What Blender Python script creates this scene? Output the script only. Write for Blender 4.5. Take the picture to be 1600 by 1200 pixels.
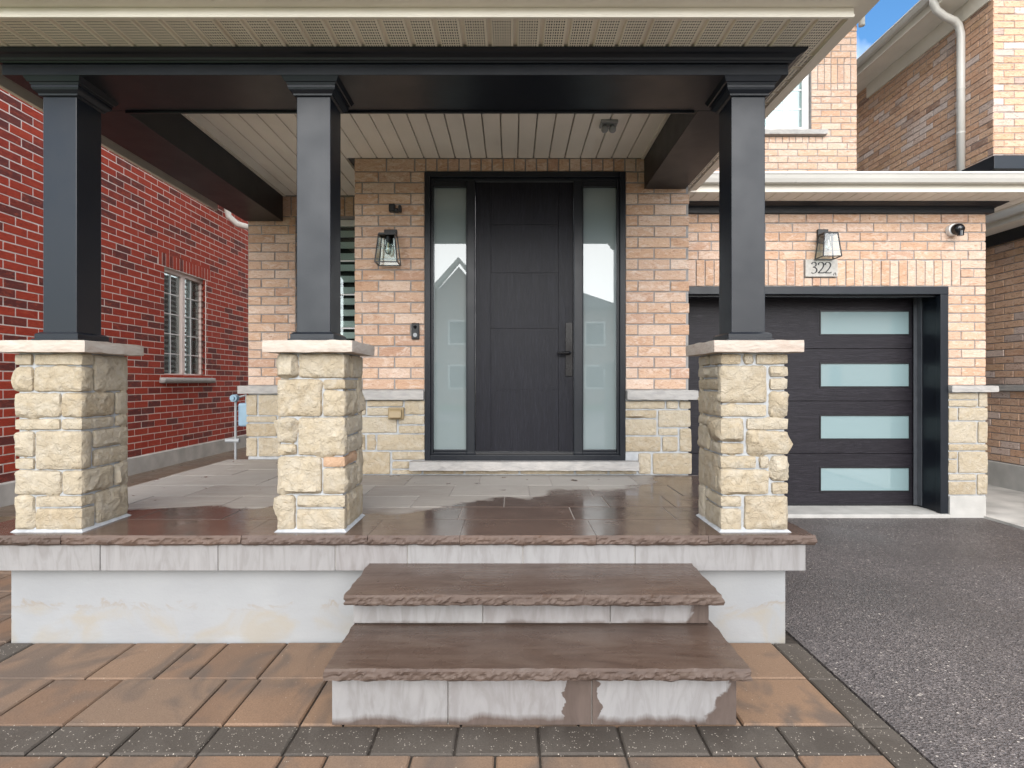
import bpy, bmesh, math, random
from mathutils import Vector, noise
R = math.radians
random.seed(7)
S = bpy.context.scene
C = S.collection
for o in list(bpy.data.objects): bpy.data.objects.remove(o)

# ------------------------------------------------------------------ camera, sky, sun, exposure
cam = bpy.data.objects.new('camera', bpy.data.cameras.new('camera'))
C.objects.link(cam); S.camera = cam
cam.location = (0, 0, 1.34); cam.rotation_euler = (R(90), 0, 0)
cam.data.sensor_width = 36; cam.data.lens = 36 * 870 / 1600
cam.data.shift_y = -4 / 1600
cam.data.clip_start = .05; cam.data.clip_end = 3000

SUN_EL, SUN_AZ = 16, 178           # degrees; azimuth clockwise from +Y
W = bpy.data.worlds.new('World'); S.world = W; W.use_nodes = True
nt = W.node_tree; nt.nodes.clear()
def wn(t, **k):
    n = nt.nodes.new(t)
    for a, b in k.items(): setattr(n, a, b)
    return n
sky = wn('ShaderNodeTexSky', sky_type='NISHITA', sun_disc=False, sun_elevation=R(SUN_EL), sun_rotation=R(SUN_AZ), ozone_density=3.0, air_density=1.0, dust_density=.1)
tc = wn('ShaderNodeTexCoord')
cn = wn('ShaderNodeTexNoise', noise_dimensions='4D'); cn.inputs['Scale'].default_value = 1.6; cn.inputs['Detail'].default_value = 7; cn.inputs['W'].default_value = 4.31
cr = wn('ShaderNodeMapRange'); cr.inputs['From Min'].default_value = .40; cr.inputs['From Max'].default_value = .50
cn2 = wn('ShaderNodeTexNoise'); cn2.inputs['Scale'].default_value = 3.5; cn2.inputs['Detail'].default_value = 8
c2 = wn('ShaderNodeMix', data_type='RGBA'); c2.inputs['A'].default_value = (16, 16.2, 16.6, 1); c2.inputs['B'].default_value = (23, 23, 23, 1)
mx = wn('ShaderNodeMix', data_type='RGBA'); bg = wn('ShaderNodeBackground'); bg.inputs['Strength'].default_value = .05
out = wn('ShaderNodeOutputWorld'); L = nt.links.new
L(tc.outputs['Generated'], cn.inputs['Vector']); L(tc.outputs['Generated'], cn2.inputs['Vector'])
L(cn.outputs['Fac'], cr.inputs['Value']); L(cn2.outputs['Fac'], c2.inputs['Factor'])
L(cr.outputs['Result'], mx.inputs['Factor']); hs = wn('ShaderNodeHueSaturation'); hs.inputs['Saturation'].default_value = 1.15; hs.inputs['Value'].default_value = 1.6; L(sky.outputs['Color'], hs.inputs['Color']); L(hs.outputs['Color'], mx.inputs['A']); L(c2.outputs['Result'], mx.inputs['B'])
L(mx.outputs['Result'], bg.inputs['Color']); L(bg.outputs['Background'], out.inputs['Surface'])

sun = bpy.data.objects.new('sun', bpy.data.lights.new('sun', 'SUN')); C.objects.link(sun)
sun.data.energy = 1.5; sun.data.angle = R(60); sun.data.color = (1, .97, .93)
d = Vector((math.sin(R(SUN_AZ)) * math.cos(R(SUN_EL)), math.cos(R(SUN_AZ)) * math.cos(R(SUN_EL)), math.sin(R(SUN_EL))))
sun.rotation_euler = (-d).to_track_quat('-Z', 'Y').to_euler()
S.view_settings.view_transform = 'Standard'; S.view_settings.look = 'None'
S.view_settings.exposure = 1.7; S.view_settings.gamma = 1; S.view_settings.use_curve_mapping = False

# ------------------------------------------------------------------ material helpers
class Mat:
    def __init__(s, name, base=(.5, .5, .5), rough=.6, spec=.5, metal=0):
        s.m = bpy.data.materials.new(name); s.m.use_nodes = True
        s.t = s.m.node_tree; s.p = s.t.nodes['Principled BSDF']
        s.p.inputs['Base Color'].default_value = (*base, 1); s.p.inputs['Roughness'].default_value = rough
        s.p.inputs['Specular IOR Level'].default_value = spec; s.p.inputs['Metallic'].default_value = metal
        s._pos = None; s._rnd = None; s._h = None
    def n(s, t, **k):
        n = s.t.nodes.new(t)
        for a, b in k.items():
            if a in ('sc', 'det', 'W', 'dist'): n.inputs[{'sc': 'Scale', 'det': 'Detail', 'W': 'W', 'dist': 'Distortion'}[a]].default_value = b
            else: setattr(n, a, b)
        return n
    def l(s, a, b): s.t.links.new(a, b)
    def pos(s):
        if not s._pos: s._pos = s.n('ShaderNodeNewGeometry')
        return s._pos.outputs['Position']
    def rnd(s):                                   # one value per piece (object or loose island)
        if not s._rnd:
            s.pos(); oi = s.n('ShaderNodeObjectInfo')
            a = s.math('ADD', oi.outputs['Random'], s._pos.outputs['Random Per Island']); s._rnd = s.math('FRACT', a)
        return s._rnd
    def math(s, op, a, b=None, c=None):
        n = s.n('ShaderNodeMath', operation=op)
        for i, v in enumerate((a, b, c)):
            if v is None: continue
            if isinstance(v, (int, float)): n.inputs[i].default_value = v
            else: s.l(v, n.inputs[i])
        return n.outputs[0]
    def xyz(s):
        n = s.n('ShaderNodeSeparateXYZ'); s.l(s.pos(), n.inputs[0]); return n.outputs
    def noise(s, sc, det=4, scale=None, dist=0, rough=.5, vec=None):
        n = s.n('ShaderNodeTexNoise', sc=sc, det=det, dist=dist); n.inputs['Roughness'].default_value = rough
        v = vec or s.pos()
        if scale:
            m = s.n('ShaderNodeVectorMath', operation='MULTIPLY'); m.inputs[1].default_value = scale; s.l(v, m.inputs[0]); v = m.outputs[0]
        s.l(v, n.inputs['Vector']); return n.outputs['Fac']
    def rng(s, v, a, b, c=0, d=1):
        n = s.n('ShaderNodeMapRange'); s.l(v, n.inputs['Value'])
        for k, x in zip(('From Min', 'From Max', 'To Min', 'To Max'), (a, b, c, d)): n.inputs[k].default_value = x
        return n.outputs['Result']
    def ramp(s, v, stops, const=False):
        n = s.n('ShaderNodeValToRGB'); e = n.color_ramp.elements
        if const: n.color_ramp.interpolation = 'CONSTANT'
        while len(e) < len(stops): e.new(.5)
        for i, (p, c) in enumerate(stops): e[i].position = p; e[i].color = (*c, 1)
        s.l(v, n.inputs['Fac']); return n.outputs['Color']
    def mix(s, f, a, b, mode='MIX'):
        n = s.n('ShaderNodeMix', data_type='RGBA', blend_type=mode)
        for k, v in (('Factor', f), ('A', a), ('B', b)):
            i = n.inputs[k] if k != 'Factor' else n.inputs['Factor']
            if isinstance(v, tuple): i.default_value = (*v, 1)
            elif isinstance(v, (int, float)): i.default_value = v
            else: s.l(v, i)
        return n.outputs['Result']
    def col(s, c): s.l(c, s.p.inputs['Base Color']); return s
    def rough(s, r): s.l(r, s.p.inputs['Roughness']); return s
    def bump(s, h, st=.3, dist=.01):
        n = s.n('ShaderNodeBump'); n.inputs['Strength'].default_value = st; n.inputs['Distance'].default_value = dist
        s.l(h, n.inputs['Height'])
        if s._h: s.l(s._h, n.inputs['Normal'])
        s._h = n.outputs['Normal']; s.l(s._h, s.p.inputs['Normal']); return s

def brick_mat(name, stops, bloom, bl_amt, dark, dk_amt, bl=.50):
    m = Mat(name, rough=.85, spec=.25)
    base = m.ramp(m.rnd(), stops)
    r40 = m.math('MULTIPLY', m.rnd(), 40)
    cv = m.n('ShaderNodeCombineXYZ'); m.l(r40, cv.inputs[0]); m.l(r40, cv.inputs[1])
    va = m.n('ShaderNodeVectorMath', operation='ADD'); m.l(m.pos(), va.inputs[0]); m.l(cv.outputs[0], va.inputs[1])
    n1 = m.noise(9, 5, (1, 1, 2.2), 1.2, .6, va.outputs[0])
    c = m.mix(m.rng(n1, bl, bl + .2, 0, bl_amt), base, bloom)
    n2 = m.noise(13, 6, (1, 1, 3), 1.5, .65, va.outputs[0])
    c = m.mix(m.rng(n2, .53, .68, 0, dk_amt), c, dark)
    n3 = m.noise(160, 3)
    c = m.mix(m.rng(n3, .35, .7, 0, .22), c, tuple(x * .55 for x in dark))
    m.col(c); m.bump(m.noise(45, 5, (1, 1, 2)), .8, .008); m.bump(n3, .35, .003)
    return m.m
TAN = brick_mat('tan_brick', [(0, (0.536, 0.335, 0.222)), (.3, (0.618, 0.426, 0.303)), (.55, (0.556, 0.375, 0.27)), (.8, (0.659, 0.496, 0.391)), (1, (0.484, 0.3, 0.21))], (0.721, 0.599, 0.513), .75, (0.37, 0.191, 0.114), .7)
RED = brick_mat('red_brick', [(0, (.37, .042, .022)), (.3, (.43, .056, .028)), (.68, (.40, .050, .026)), (.73, (.13, .036, .032)), (.93, (.16, .042, .036)), (1, (.32, .038, .022))], (.50, .095, .05), .6, (.12, .026, .02), .5)
PALE = brick_mat('blended_brick', [(0, (0.616, 0.366, 0.238)), (.45, (0.715, 0.468, 0.317)), (.7, (0.604, 0.392, 0.277)), (.82, (0.739, 0.632, 0.581)), (.9, (0.345, 0.216, 0.158)), (1, (0.678, 0.43, 0.264))], (0.763, 0.594, 0.475), .5, (0.246, 0.127, 0.0858), .85)

def plain(name, base, rough=.6, spec=.5, var=.12, sc=3, bump=0, bsc=60, metal=0):
    m = Mat(name, base, rough, spec, metal)
    n = m.noise(sc, 6)
    m.col(m.mix(m.rng(n, .3, .7), tuple(x * (1 - var) for x in base), tuple(min(1, x * (1 + var)) for x in base)))
    m.rough(m.rng(m.noise(sc * 4, 4), .3, .7, max(.02, rough - .08), rough + .08))
    if bump: m.bump(m.noise(bsc, 5), bump, .004)
    return m.m
MORT_G = plain('grey_mortar', (.29, .275, .265), .95, .1, .2, 20, .4, 200)
MORT_W = plain('white_mortar', (.74, .66, .61), .95, .1, .12, 20, .4, 200)
MORT_S = plain('pale_stone_mortar', (.40, .41, .42), .95, .1, .15, 25, .5, 150)

def stone_mat(name='cream_rockface_stone', tint=None):
    m = Mat(name, rough=.9, spec=.2)
    b = m.ramp(m.rnd(), [(0, (0.403, 0.324, 0.222)), (.35, (0.467, 0.394, 0.289)), (.6, (0.435, 0.364, 0.266)), (.85, (0.483, 0.417, 0.32)), (1, (0.386, 0.309, 0.211))])
    n = m.noise(14, 6, None, .6)
    b = m.mix(m.rng(n, .45, .72, 0, .6), b, (0.516, 0.464, 0.383))
    b = m.mix(m.rng(m.noise(22, 5, (1, 1, 2)), .58, .75, 0, .4), b, (0.354, 0.271, 0.165))
    if tint: b = m.mix(.75, b, tint)
    m.col(b); m.bump(m.noise(26, 7, None, .8, .65), 1.0, .022); m.bump(m.noise(120, 4), .35, .004)
    return m.m
STONE = stone_mat(); STONEO = stone_mat('orange_rockface_stone', (.52, .31, .19))
def sill_mat(name, a, b):
    m = Mat(name, rough=.85, spec=.25)
    n = m.noise(6, 6, (1, 1, 3), 1.5)
    m.col(m.mix(m.rng(n, .3, .7), a, b)); m.bump(m.noise(30, 6, (1, 1, 2)), .6, .01); return m.m
SILL = sill_mat('limestone_sill', (0.311, 0.299, 0.287), (0.444, 0.419, 0.395))
CAPS = sill_mat('pink_limestone', (0.429, 0.345, 0.287), (0.518, 0.464, 0.403))

def paint(name, base, rough, bumpst=.12):
    m = Mat(name, base, rough, .38)
    m.rough(m.rng(m.noise(7, 5), .3, .7, rough - .03, rough + .05))
    m.bump(m.noise(90, 4), bumpst, .002); m.bump(m.noise(9, 4, (1, 1, .3)), .05, .01); return m.m
BLACK = paint('satin_black_paint', (.007, .0095, .0145), .36)
BLACKM = paint('black_metal', (.012, .012, .014), .35, .05)
def grain(name, base, horiz, rough):
    m = Mat(name, base, rough, .22)
    sc = (.35, 1, 6) if horiz else (6, 1, .35)
    g = m.noise(9, 8, sc, 2.2, .65)
    fine = m.noise(40, 4, sc, .5)
    m.col(m.mix(m.rng(g, .48, .62), base, tuple(x * 1.6 + .003 for x in base)))
    m.bump(g, .45, .006); m.bump(fine, .35, .003); return m.m
DOOR = grain('woodgrain_black_door', (0.00561, 0.0058, 0.0099), False, .42)
GDOOR = grain('woodgrain_garage_panel', (0.0133, 0.0115, 0.0152), True, .4)

def glass(name, body, refl=.22, rough=.01, body_rough=.5):
    m = Mat(name, body, body_rough, .3)
    g = m.n('ShaderNodeBsdfGlossy'); g.inputs['Roughness'].default_value = rough; g.inputs['Color'].default_value = (.95, .98, 1, 1)
    mxs = m.n('ShaderNodeMixShader'); fr = m.n('ShaderNodeFresnel'); fr.inputs['IOR'].default_value = 1.5
    f = m.math('MULTIPLY_ADD', fr.outputs[0], .8, refl)
    m.l(f, mxs.inputs[0]); m.l(m.p.outputs[0], mxs.inputs[1]); m.l(g.outputs[0], mxs.inputs[2])
    m.l(mxs.outputs[0], m.t.nodes['Material Output'].inputs['Surface']); return m
FROST = glass('frosted_door_glass', (.19, .235, .24), .05).m
FROSTG = glass('frosted_garage_glass', (.21, .30, .315), .085, .03).m
def clear(name, refl):
    m = glass(name, (.5, .5, .5), refl); tr = m.n('ShaderNodeBsdfTransparent'); tr.inputs['Color'].default_value = (.82, .88, .87, 1)
    ms = [n for n in m.t.nodes if n.type == 'MIX_SHADER'][0]; m.l(tr.outputs[0], ms.inputs[1]); return m.m
CLEAR = clear('window_glass', .015)

VINYL = plain('white_vinyl', (.78, .78, .77), .4, .5, .04)
VINYLP = plain('pinkish_vinyl', (.66, .55, .50), .45, .5, .05)
GUTW = plain('white_gutter', (.58, .56, .52), .35, .5, .06, 2)
GUTB = plain('beige_fascia', (.74, .69, .60), .45, .5, .08, 2)
def soffit(name, base, perf):
    m = Mat(name, base, .5, .4)
    n = m.noise(2.2, 6); b = m.mix(m.rng(n, .3, .7), tuple(x * .88 for x in base), base)
    b = m.mix(m.rng(m.noise(5, 6, (1, .25, 1)), .6, .8, 0, .35), b, (.40, .30, .19))
    if perf:
        t = m.n('ShaderNodeTexCoord'); sp = m.n('ShaderNodeSeparateXYZ'); m.l(t.outputs['Object'], sp.inputs[0])
        P = .0117
        gx = m.math('DIVIDE', sp.outputs[0], P); gy = m.math('DIVIDE', sp.outputs[1], .021)
        fx = m.math('SUBTRACT', m.math('FRACT', gx), .5); fy = m.math('SUBTRACT', m.math('FRACT', gy), .5)
        r = m.math('SQRT', m.math('ADD', m.math('POWER', fx, 2), m.math('POWER', fy, 2)))
        hole = m.math('LESS_THAN', r, .30)
        gap = m.math('GREATER_THAN', m.math('FRACT', m.math('DIVIDE', sp.outputs[0], P * 3)), .12)
        edge = m.math('MULTIPLY', m.math('GREATER_THAN', sp.outputs[0], .004), m.math('LESS_THAN', sp.outputs[0], .096))
        b = m.mix(m.math('MULTIPLY', m.math('MULTIPLY', hole, gap), edge), b, (.04, .035, .03))
    m.col(b); return m.m
SOFP = soffit('perforated_soffit', (.86, .80, .68), True)
SOF = soffit('plain_soffit', (.86, .82, .74), False)

def flag_mat():
    m = Mat('brown_flagstone', rough=.5, spec=.5)
    x, y, z = m.xyz()
    g = m.noise(5, 7, (.5, 2.2, 2), 2.0, .6)
    wetc = m.ramp(m.rnd(), [(0, (0.0865, 0.0556, 0.0416)), (.4, (0.113, 0.0744, 0.0569)), (.7, (0.0966, 0.0696, 0.059)), (1, (0.126, 0.0801, 0.059))])
    wetc = m.mix(m.rng(g, .35, .7, 0, .6), wetc, (0.0565, 0.0361, 0.0277))
    dryc = m.ramp(m.rnd(), [(0, (0.27, 0.242, 0.214)), (.5, (0.346, 0.318, 0.286)), (1, (0.248, 0.216, 0.189))])
    dryc = m.mix(m.rng(g, .35, .7, 0, .45), dryc, (0.391, 0.371, 0.341))
    line = m.math('MAXIMUM', m.math('MULTIPLY_ADD', x, .52, 3.72), 3.38)
    wob = m.math('MULTIPLY', m.math('SUBTRACT', m.noise(1.8, 6, None, .6), .5), 1.1)
    dd = m.math('ADD', m.math('SUBTRACT', y, line), wob)
    dry = m.rng(dd, -.03, .05); 
    blot = m.rng(m.noise(7, 3), .68, .70)
    dry = m.math('MULTIPLY', dry, m.math('SUBTRACT', 1, blot))
    m.col(m.mix(dry, wetc, dryc))
    wr = m.rng(m.noise(6, 5), .35, .7, .06, .3)
    sn = m.n('ShaderNodeSeparateXYZ'); m.l(m._pos.outputs['True Normal'], sn.inputs[0]); edge = m.math('LESS_THAN', sn.outputs[2], .8)
    m.rough(m.math('MAXIMUM', m.math('MULTIPLY', edge, .68), m.math('ADD', m.math('MULTIPLY', dry, .55), wr)))
    m.bump(g, .18, .006); m.bump(m.noise(60, 4), .1, .002); return m.m
FLAG = flag_mat()
def tread_mat():
    m = Mat('brown_tread_stone', rough=.4, spec=.5)
    g = m.noise(4, 8, (.35, 2.0, 3), 2.5, .6)
    c = m.ramp(g, [(.25, (0.0591, 0.0372, 0.0275)), (.5, (0.0872, 0.0566, 0.0426)), (.62, (0.104, 0.072, 0.0549)), (.8, (0.0709, 0.0439, 0.032))])
    x, y, z = m.xyz()
    c = m.mix(m.rng(m.noise(2.2, 5), .52, .66, 0, .5), c, (0.122, 0.0903, 0.0734))
    m.col(c)
    sn = m.n('ShaderNodeSeparateXYZ'); m.l(m._pos.outputs['True Normal'], sn.inputs[0]); edge = m.math('LESS_THAN', sn.outputs[2], .8)
    m.rough(m.math('MAXIMUM', m.math('MULTIPLY', edge, .7), m.rng(m.noise(5, 5), .35, .7, .16, .45)))
    m.bump(g, .25, .006); m.bump(m.noise(35, 6, None, .8), .3, .006); return m.m
TREAD = tread_mat()
def riser_mat(name, lvl):
    m = Mat(name, rough=.75, spec=.3)
    g = m.noise(7, 7, (2.2, 1, .5), 1.6, .6)
    c = m.ramp(m.rnd(), [(0, (0.255, 0.243, 0.237)), (.5, (0.283, 0.277, 0.276)), (1, (0.235, 0.216, 0.21))])
    c = m.mix(m.rng(g, .4, .7, 0, .6), c, (0.323, 0.309, 0.303))
    c = m.mix(m.rng(g, .52, .32, 0, .45), c, (0.195, 0.173, 0.164))
    if lvl is not None:                            # damp creeping up from the joint below
        x, y, z = m.xyz(); x = m.math('ADD', x, m.math('MULTIPLY', m.math('SUBTRACT', m.noise(11, 7, (1, 1, 1.4), .6), .5), .16))
        nn = m.noise(3.2, 9, (1.3, 1, .6), .9, .62)
        h = m.math('MULTIPLY_ADD', m.math('SUBTRACT', nn, .5), .10, lvl)
        if lvl < .1: h = m.math('ADD', h, m.math('MULTIPLY', m.rng(m.math('ABSOLUTE', m.math('SUBTRACT', x, .265)), .075, .03, 0, .5), nn))
        h = m.math('ADD', h, m.math('MULTIPLY', m.rng(x, .76, .86, 0, .30), nn))
        damp = m.rng(m.math('SUBTRACT', h, z), -.004, .022, 0, .92)
        c = m.mix(damp, c, m.mix(m.rng(g, .35, .65), (.075, .050, .039), (.105, .072, .057)))  # (0.115, 0.0766, 0.0592))
    m.col(c); m.bump(g, .12, .004); return m.m
RISER0 = riser_mat('grey_riser_tile', None)
RISER1 = riser_mat('damp_riser_tile_low', .040)
RISER2 = riser_mat('damp_riser_tile_upper', .274)
def stucco_mat():
    m = Mat('white_parged_wall', rough=.9, spec=.2)
    x, y, z = m.xyz(); n = m.noise(3, 6)
    c = m.mix(m.rng(n, .3, .7), (0.298, 0.301, 0.305), (0.334, 0.337, 0.338))
    n2 = m.noise(2.6, 10, (1, 1, 1.6), 1.2, .7)
    h = m.math('SUBTRACT', m.math('MULTIPLY_ADD', n2, .34, 0), z)
    st = m.rng(h, -.01, .03)
    c = m.mix(m.math('MULTIPLY', st, m.rng(m.noise(4.5, 6, None, .8), .46, .66, .0, .55)), c, (0.327, 0.281, 0.211))
    ed = m.rng(m.math('ABSOLUTE', h), .018, .0, 0, .55)
    c = m.mix(m.math('MULTIPLY', ed, m.rng(n2, .45, .6)), c, (0.268, 0.203, 0.133))
    m.col(c); m.bump(m.noise(6, 7, (1, 1, 1.8), .4, .55), .28, .012); m.bump(m.noise(70, 4), .2, .003); return m.m
STUCCO = stucco_mat()
def paver_mat(name, stops, speck, sp_amt, streak):
    m = Mat(name, rough=.8, spec=.35)
    c = m.ramp(m.rnd(), stops)
    g = m.noise(3.2, 6, (1.2, .8, 1), 1.2)
    c = m.mix(m.rng(g, .47, .62, 0, .9), c, streak); c = m.mix(m.rng(m.noise(1.7, 5, None, 1), .5, .75, 0, .4), c, tuple(v * 1.25 for v in stops[-1][1]))
    c = m.mix(m.rng(m.noise(170, 3), .4, .7, 0, .4), c, tuple(v * .5 for v in stops[0][1]))
    v = m.n('ShaderNodeTexVoronoi', sc=95); m.l(m.pos(), v.inputs['Vector'])
    s_ = m.math('MULTIPLY', m.math('LESS_THAN', v.outputs['Distance'], .22), m.math('GREATER_THAN', m.noise(37, 2), 1 - sp_amt))
    c = m.mix(s_, c, speck)
    m.col(c); m.rough(m.rng(g, .3, .7, .55, .9)); m.bump(m.noise(120, 4), .35, .004); return m.m
PAVO = paver_mat('orange_brown_paver', [(0, (0.17, 0.104, 0.0665)), (.4, (0.212, 0.13, 0.0818)), (.75, (0.183, 0.126, 0.0883)), (1, (0.229, 0.141, 0.0867))], (0.357, 0.3, 0.24), .34, (0.119, 0.0896, 0.0705))
PAVD = paver_mat('charcoal_paver', [(0, (0.0636, 0.0519, 0.0423)), (.5, (0.0795, 0.0657, 0.0531)), (1, (0.0551, 0.0451, 0.0369))], (0.382, 0.333, 0.279), .47, (0.0901, 0.0755, 0.0621))
def asphalt_mat():
    m = Mat('wet_asphalt', rough=.5, spec=.5)
    v = m.n('ShaderNodeTexVoronoi', sc=105); m.l(m.pos(), v.inputs['Vector'])
    c = m.ramp(v.outputs['Color'], [(0, (0.0447, 0.038, 0.0369)), (.5, (0.0977, 0.0837, 0.0804)), (.8, (0.154, 0.132, 0.127)), (1, (0.269, 0.232, 0.21))])
    v2 = m.n('ShaderNodeTexVoronoi', sc=48); m.l(m.pos(), v2.inputs['Vector'])
    c = m.mix(m.math('MULTIPLY', m.math('LESS_THAN', v2.outputs['Distance'], .24), m.math('GREATER_THAN', m.noise(30, 2), .59)), c, (0.447, 0.396, 0.348))
    c = m.mix(m.rng(m.noise(1.3, 5), .4, .65, 0, .4), c, (0.053, 0.0456, 0.0427))
    m.col(c); m.rough(m.rng(m.noise(1.1, 4), .35, .65, .36, .62))
    m.bump(v.outputs['Distance'], .9, .008); m.bump(m.noise(60, 4), .4, .006); return m.m
ASPH = asphalt_mat()
CONC = plain('concrete', (.46, .44, .41), .85, .25, .2, 4, .4, 40)
CONCW = plain('pale_concrete', (.44, .425, .40), .85, .25, .12, 6, .4, 50)
WALKB = plain('wet_brown_walk', (.14, .10, .07), .35, .5, .35, 3, .4, 30)
GROUND = plain('ground_soil', (.16, .15, .12), .9, .2, .3, 1)
LAWN = plain('lawn', (.10, .15, .05), .9, .2, .35, 4, .6, 60)
ROOF = plain('dark_shingle', (.10, .095, .095), .9, .2, .25, 8, .6, 30)
BEIGEP = plain('beige_plastic', (.30, .225, .125), .5, .4, .08)
GREYM = plain('grey_metal', (.30, .31, .32), .45, .5, .1, 10)
BLUEM = plain('blue_grey_regulator', (.22, .33, .42), .45, .5, .1, 10)
PLAQ = plain('stone_plaque', (.43, .41, .38), .8, .3, .12, 30, .4, 90)
CURT = plain('sheer_curtain', (.74, .80, .82), .8, .2, .06)
BLIND = plain('blind_slat', (.78, .77, .74), .6, .3, .06)
ROOMD = plain('dim_room', (.06, .06, .055), .9, .1, .1)
m_ = Mat('lamp_glass', (.8, .85, .85), .05); m_.p.inputs['Transmission Weight'].default_value = 0; LGLASS = clear('lantern_glass', .04)
BULB = clear('bulb_glass', .1)
FIL = plain('bulb_filament', (.75, .5, .2), .4)
LENS = Mat('camera_dome', (.01, .01, .012), .06).m

# ------------------------------------------------------------------ geometry helpers
WL = {}                                     # world origin of each object
def link(o, parent=None, loc=(0, 0, 0)):
    C.objects.link(o); loc = Vector(loc); WL[o.name] = loc
    if parent is not None: o.parent = parent; o.location = loc - WL[parent.name]
    else: o.location = loc
    return o
def tag(o, label=None, cat=None, group=None, kind=None):
    for k, v in (('label', label), ('category', cat), ('group', group), ('kind', kind)):
        if v: o[k] = v
    return o
def thing(name, loc, label, cat, group=None):
    o = bpy.data.objects.new(name, None); o.empty_display_size = .1
    return tag(link(o, None, loc), label, cat, group)
class MB:
    def __init__(s): s.v = []; s.f = []; s.sm = False
    def add(s, vs, fs):
        k = len(s.v); s.v += [Vector(v) for v in vs]; s.f += [[i + k for i in f] for f in fs]; return s
    def box(s, x0, x1, y0, y1, z0, z1):
        return s.add([(x, y, z) for z in (z0, z1) for y in (y0, y1) for x in (x0, x1)],
                     [(0, 2, 3, 1), (4, 5, 7, 6), (0, 1, 5, 4), (2, 6, 7, 3), (0, 4, 6, 2), (1, 3, 7, 5)])
    def hexa(s, p): return s.add(p, [(0, 2, 3, 1), (4, 5, 7, 6), (0, 1, 5, 4), (2, 6, 7, 3), (0, 4, 6, 2), (1, 3, 7, 5)])
    def prism(s, poly, a, b, axis):               # poly in the two other axes, in order
        n = len(poly); vs = []
        for t in (a, b):
            for p, q in poly: vs.append({'x': (t, p, q), 'y': (p, t, q), 'z': (p, q, t)}[axis])
        return s.add(vs, [tuple(range(n))[::-1], tuple(range(n, 2 * n))] + [(i, (i + 1) % n, n + (i + 1) % n, n + i) for i in range(n)])
    def sweep(s, path, prof, closed=False):       # prof: closed polygon of (outward offset, z); outward = right of heading
        P = [Vector(p) for p in path]; n = len(P); m = len(prof); vs = []
        for i in range(n):
            a = P[i] - P[i - 1] if (i or closed) else None; b = P[(i + 1) % n] - P[i] if (i < n - 1 or closed) else None
            na = Vector((a.y, -a.x)).normalized() if a else None; nb = Vector((b.y, -b.x)).normalized() if b else None
            if na is None: na = nb
            if nb is None: nb = na
            k = (na + nb); k = k * (2 / k.length_squared)
            for o_, z in prof: vs.append((P[i].x + k.x * o_, P[i].y + k.y * o_, z))
        fs = []
        for i in range(n if closed else n - 1):
            j = (i + 1) % n
            for q in range(m): fs.append((i * m + q, i * m + (q + 1) % m, j * m + (q + 1) % m, j * m + q))
        if not closed: fs += [tuple(range(m))[::-1], tuple(range((n - 1) * m, n * m))]
        return s.add(vs, fs)
    def tube(s, pts, r, seg=10):
        P = [Vector(p) for p in pts]; k = len(P); vs = []; up = None
        for i in range(k):
            t = (P[min(i + 1, k - 1)] - P[max(i - 1, 0)]).normalized()
            if up is None: up = t.orthogonal().normalized()
            up = (up - t * up.dot(t)).normalized(); w = t.cross(up)
            rr = r[i] if isinstance(r, (list, tuple)) else r
            for q in range(seg):
                a = 2 * math.pi * q / seg; vs.append(P[i] + up * math.cos(a) * rr + w * math.sin(a) * rr)
        fs = [(i * seg + q, i * seg + (q + 1) % seg, (i + 1) * seg + (q + 1) % seg, (i + 1) * seg + q) for i in range(k - 1) for q in range(seg)]
        return s.add(vs, fs + [tuple(range(seg))[::-1], tuple(range((k - 1) * seg, k * seg))])
    def build(s, name, mat, parent=None, bevel=0, smooth=False, origin=None):
        if origin is None:
            if parent is not None: origin = WL[parent.name]
            else:
                lo = [min(v[i] for v in s.v) for i in range(3)]; hi = [max(v[i] for v in s.v) for i in range(3)]
                origin = Vector(((lo[0] + hi[0]) / 2, (lo[1] + hi[1]) / 2, lo[2]))
        me = bpy.data.meshes.new(name); me.from_pydata([v - Vector(origin) for v in s.v], [], s.f)
        b = bmesh.new(); b.from_mesh(me); bmesh.ops.recalc_face_normals(b, faces=b.faces); b.to_mesh(me); b.free()
        me.materials.append(mat)
        if smooth: me.shade_smooth()
        o = bpy.data.objects.new(name, me); link(o, parent, origin)
        if bevel:
            bv = o.modifiers.new('bevel', 'BEVEL'); bv.width = bevel; bv.segments = 2; bv.limit_method = 'ANGLE'
        return o
def box(name, mat, x0, x1, y0, y1, z0, z1, parent=None, bevel=0): return MB().box(x0, x1, y0, y1, z0, z1).build(name, mat, parent, bevel)

# ------------------------------------------------------------------ bricks
BL, BH, J = .267, .089, .0105               # stretcher and course with joint, joint
def brick_mesh(w, h, d, mat, seed):
    rd = random.Random(seed); c = .004; j = lambda a=.0016: rd.uniform(-a, a)
    vs = [(0, d, 0), (w, d, 0), (w, d, h), (0, d, h)]
    vs += [(j(), c + j(.001), j()), (w + j(), c, j()), (w + j(), c, h + j()), (j(), c, h + j())]
    vs += [(c + j(), j(), c + j()), (w - c + j(), j(), c + j()), (w - c + j(), j(), h - c + j()), (c + j(), j(), h - c + j())]
    fs = [(8, 9, 10, 11)] + [(4 + i, 4 + (i + 1) % 4, 8 + (i + 1) % 4, 8 + i) for i in range(4)] + [(i, (i + 1) % 4, 4 + (i + 1) % 4, 4 + i) for i in range(4)]
    me = bpy.data.meshes.new('brick'); me.from_pydata(vs, [], fs); me.materials.append(mat); return me
BM = {}
def brick_meshes(mat):
    if mat.name not in BM: BM[mat.name] = [brick_mesh(BL - J, BH - J, .06, mat, k) for k in range(6)]
    return BM[mat.name]
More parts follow.
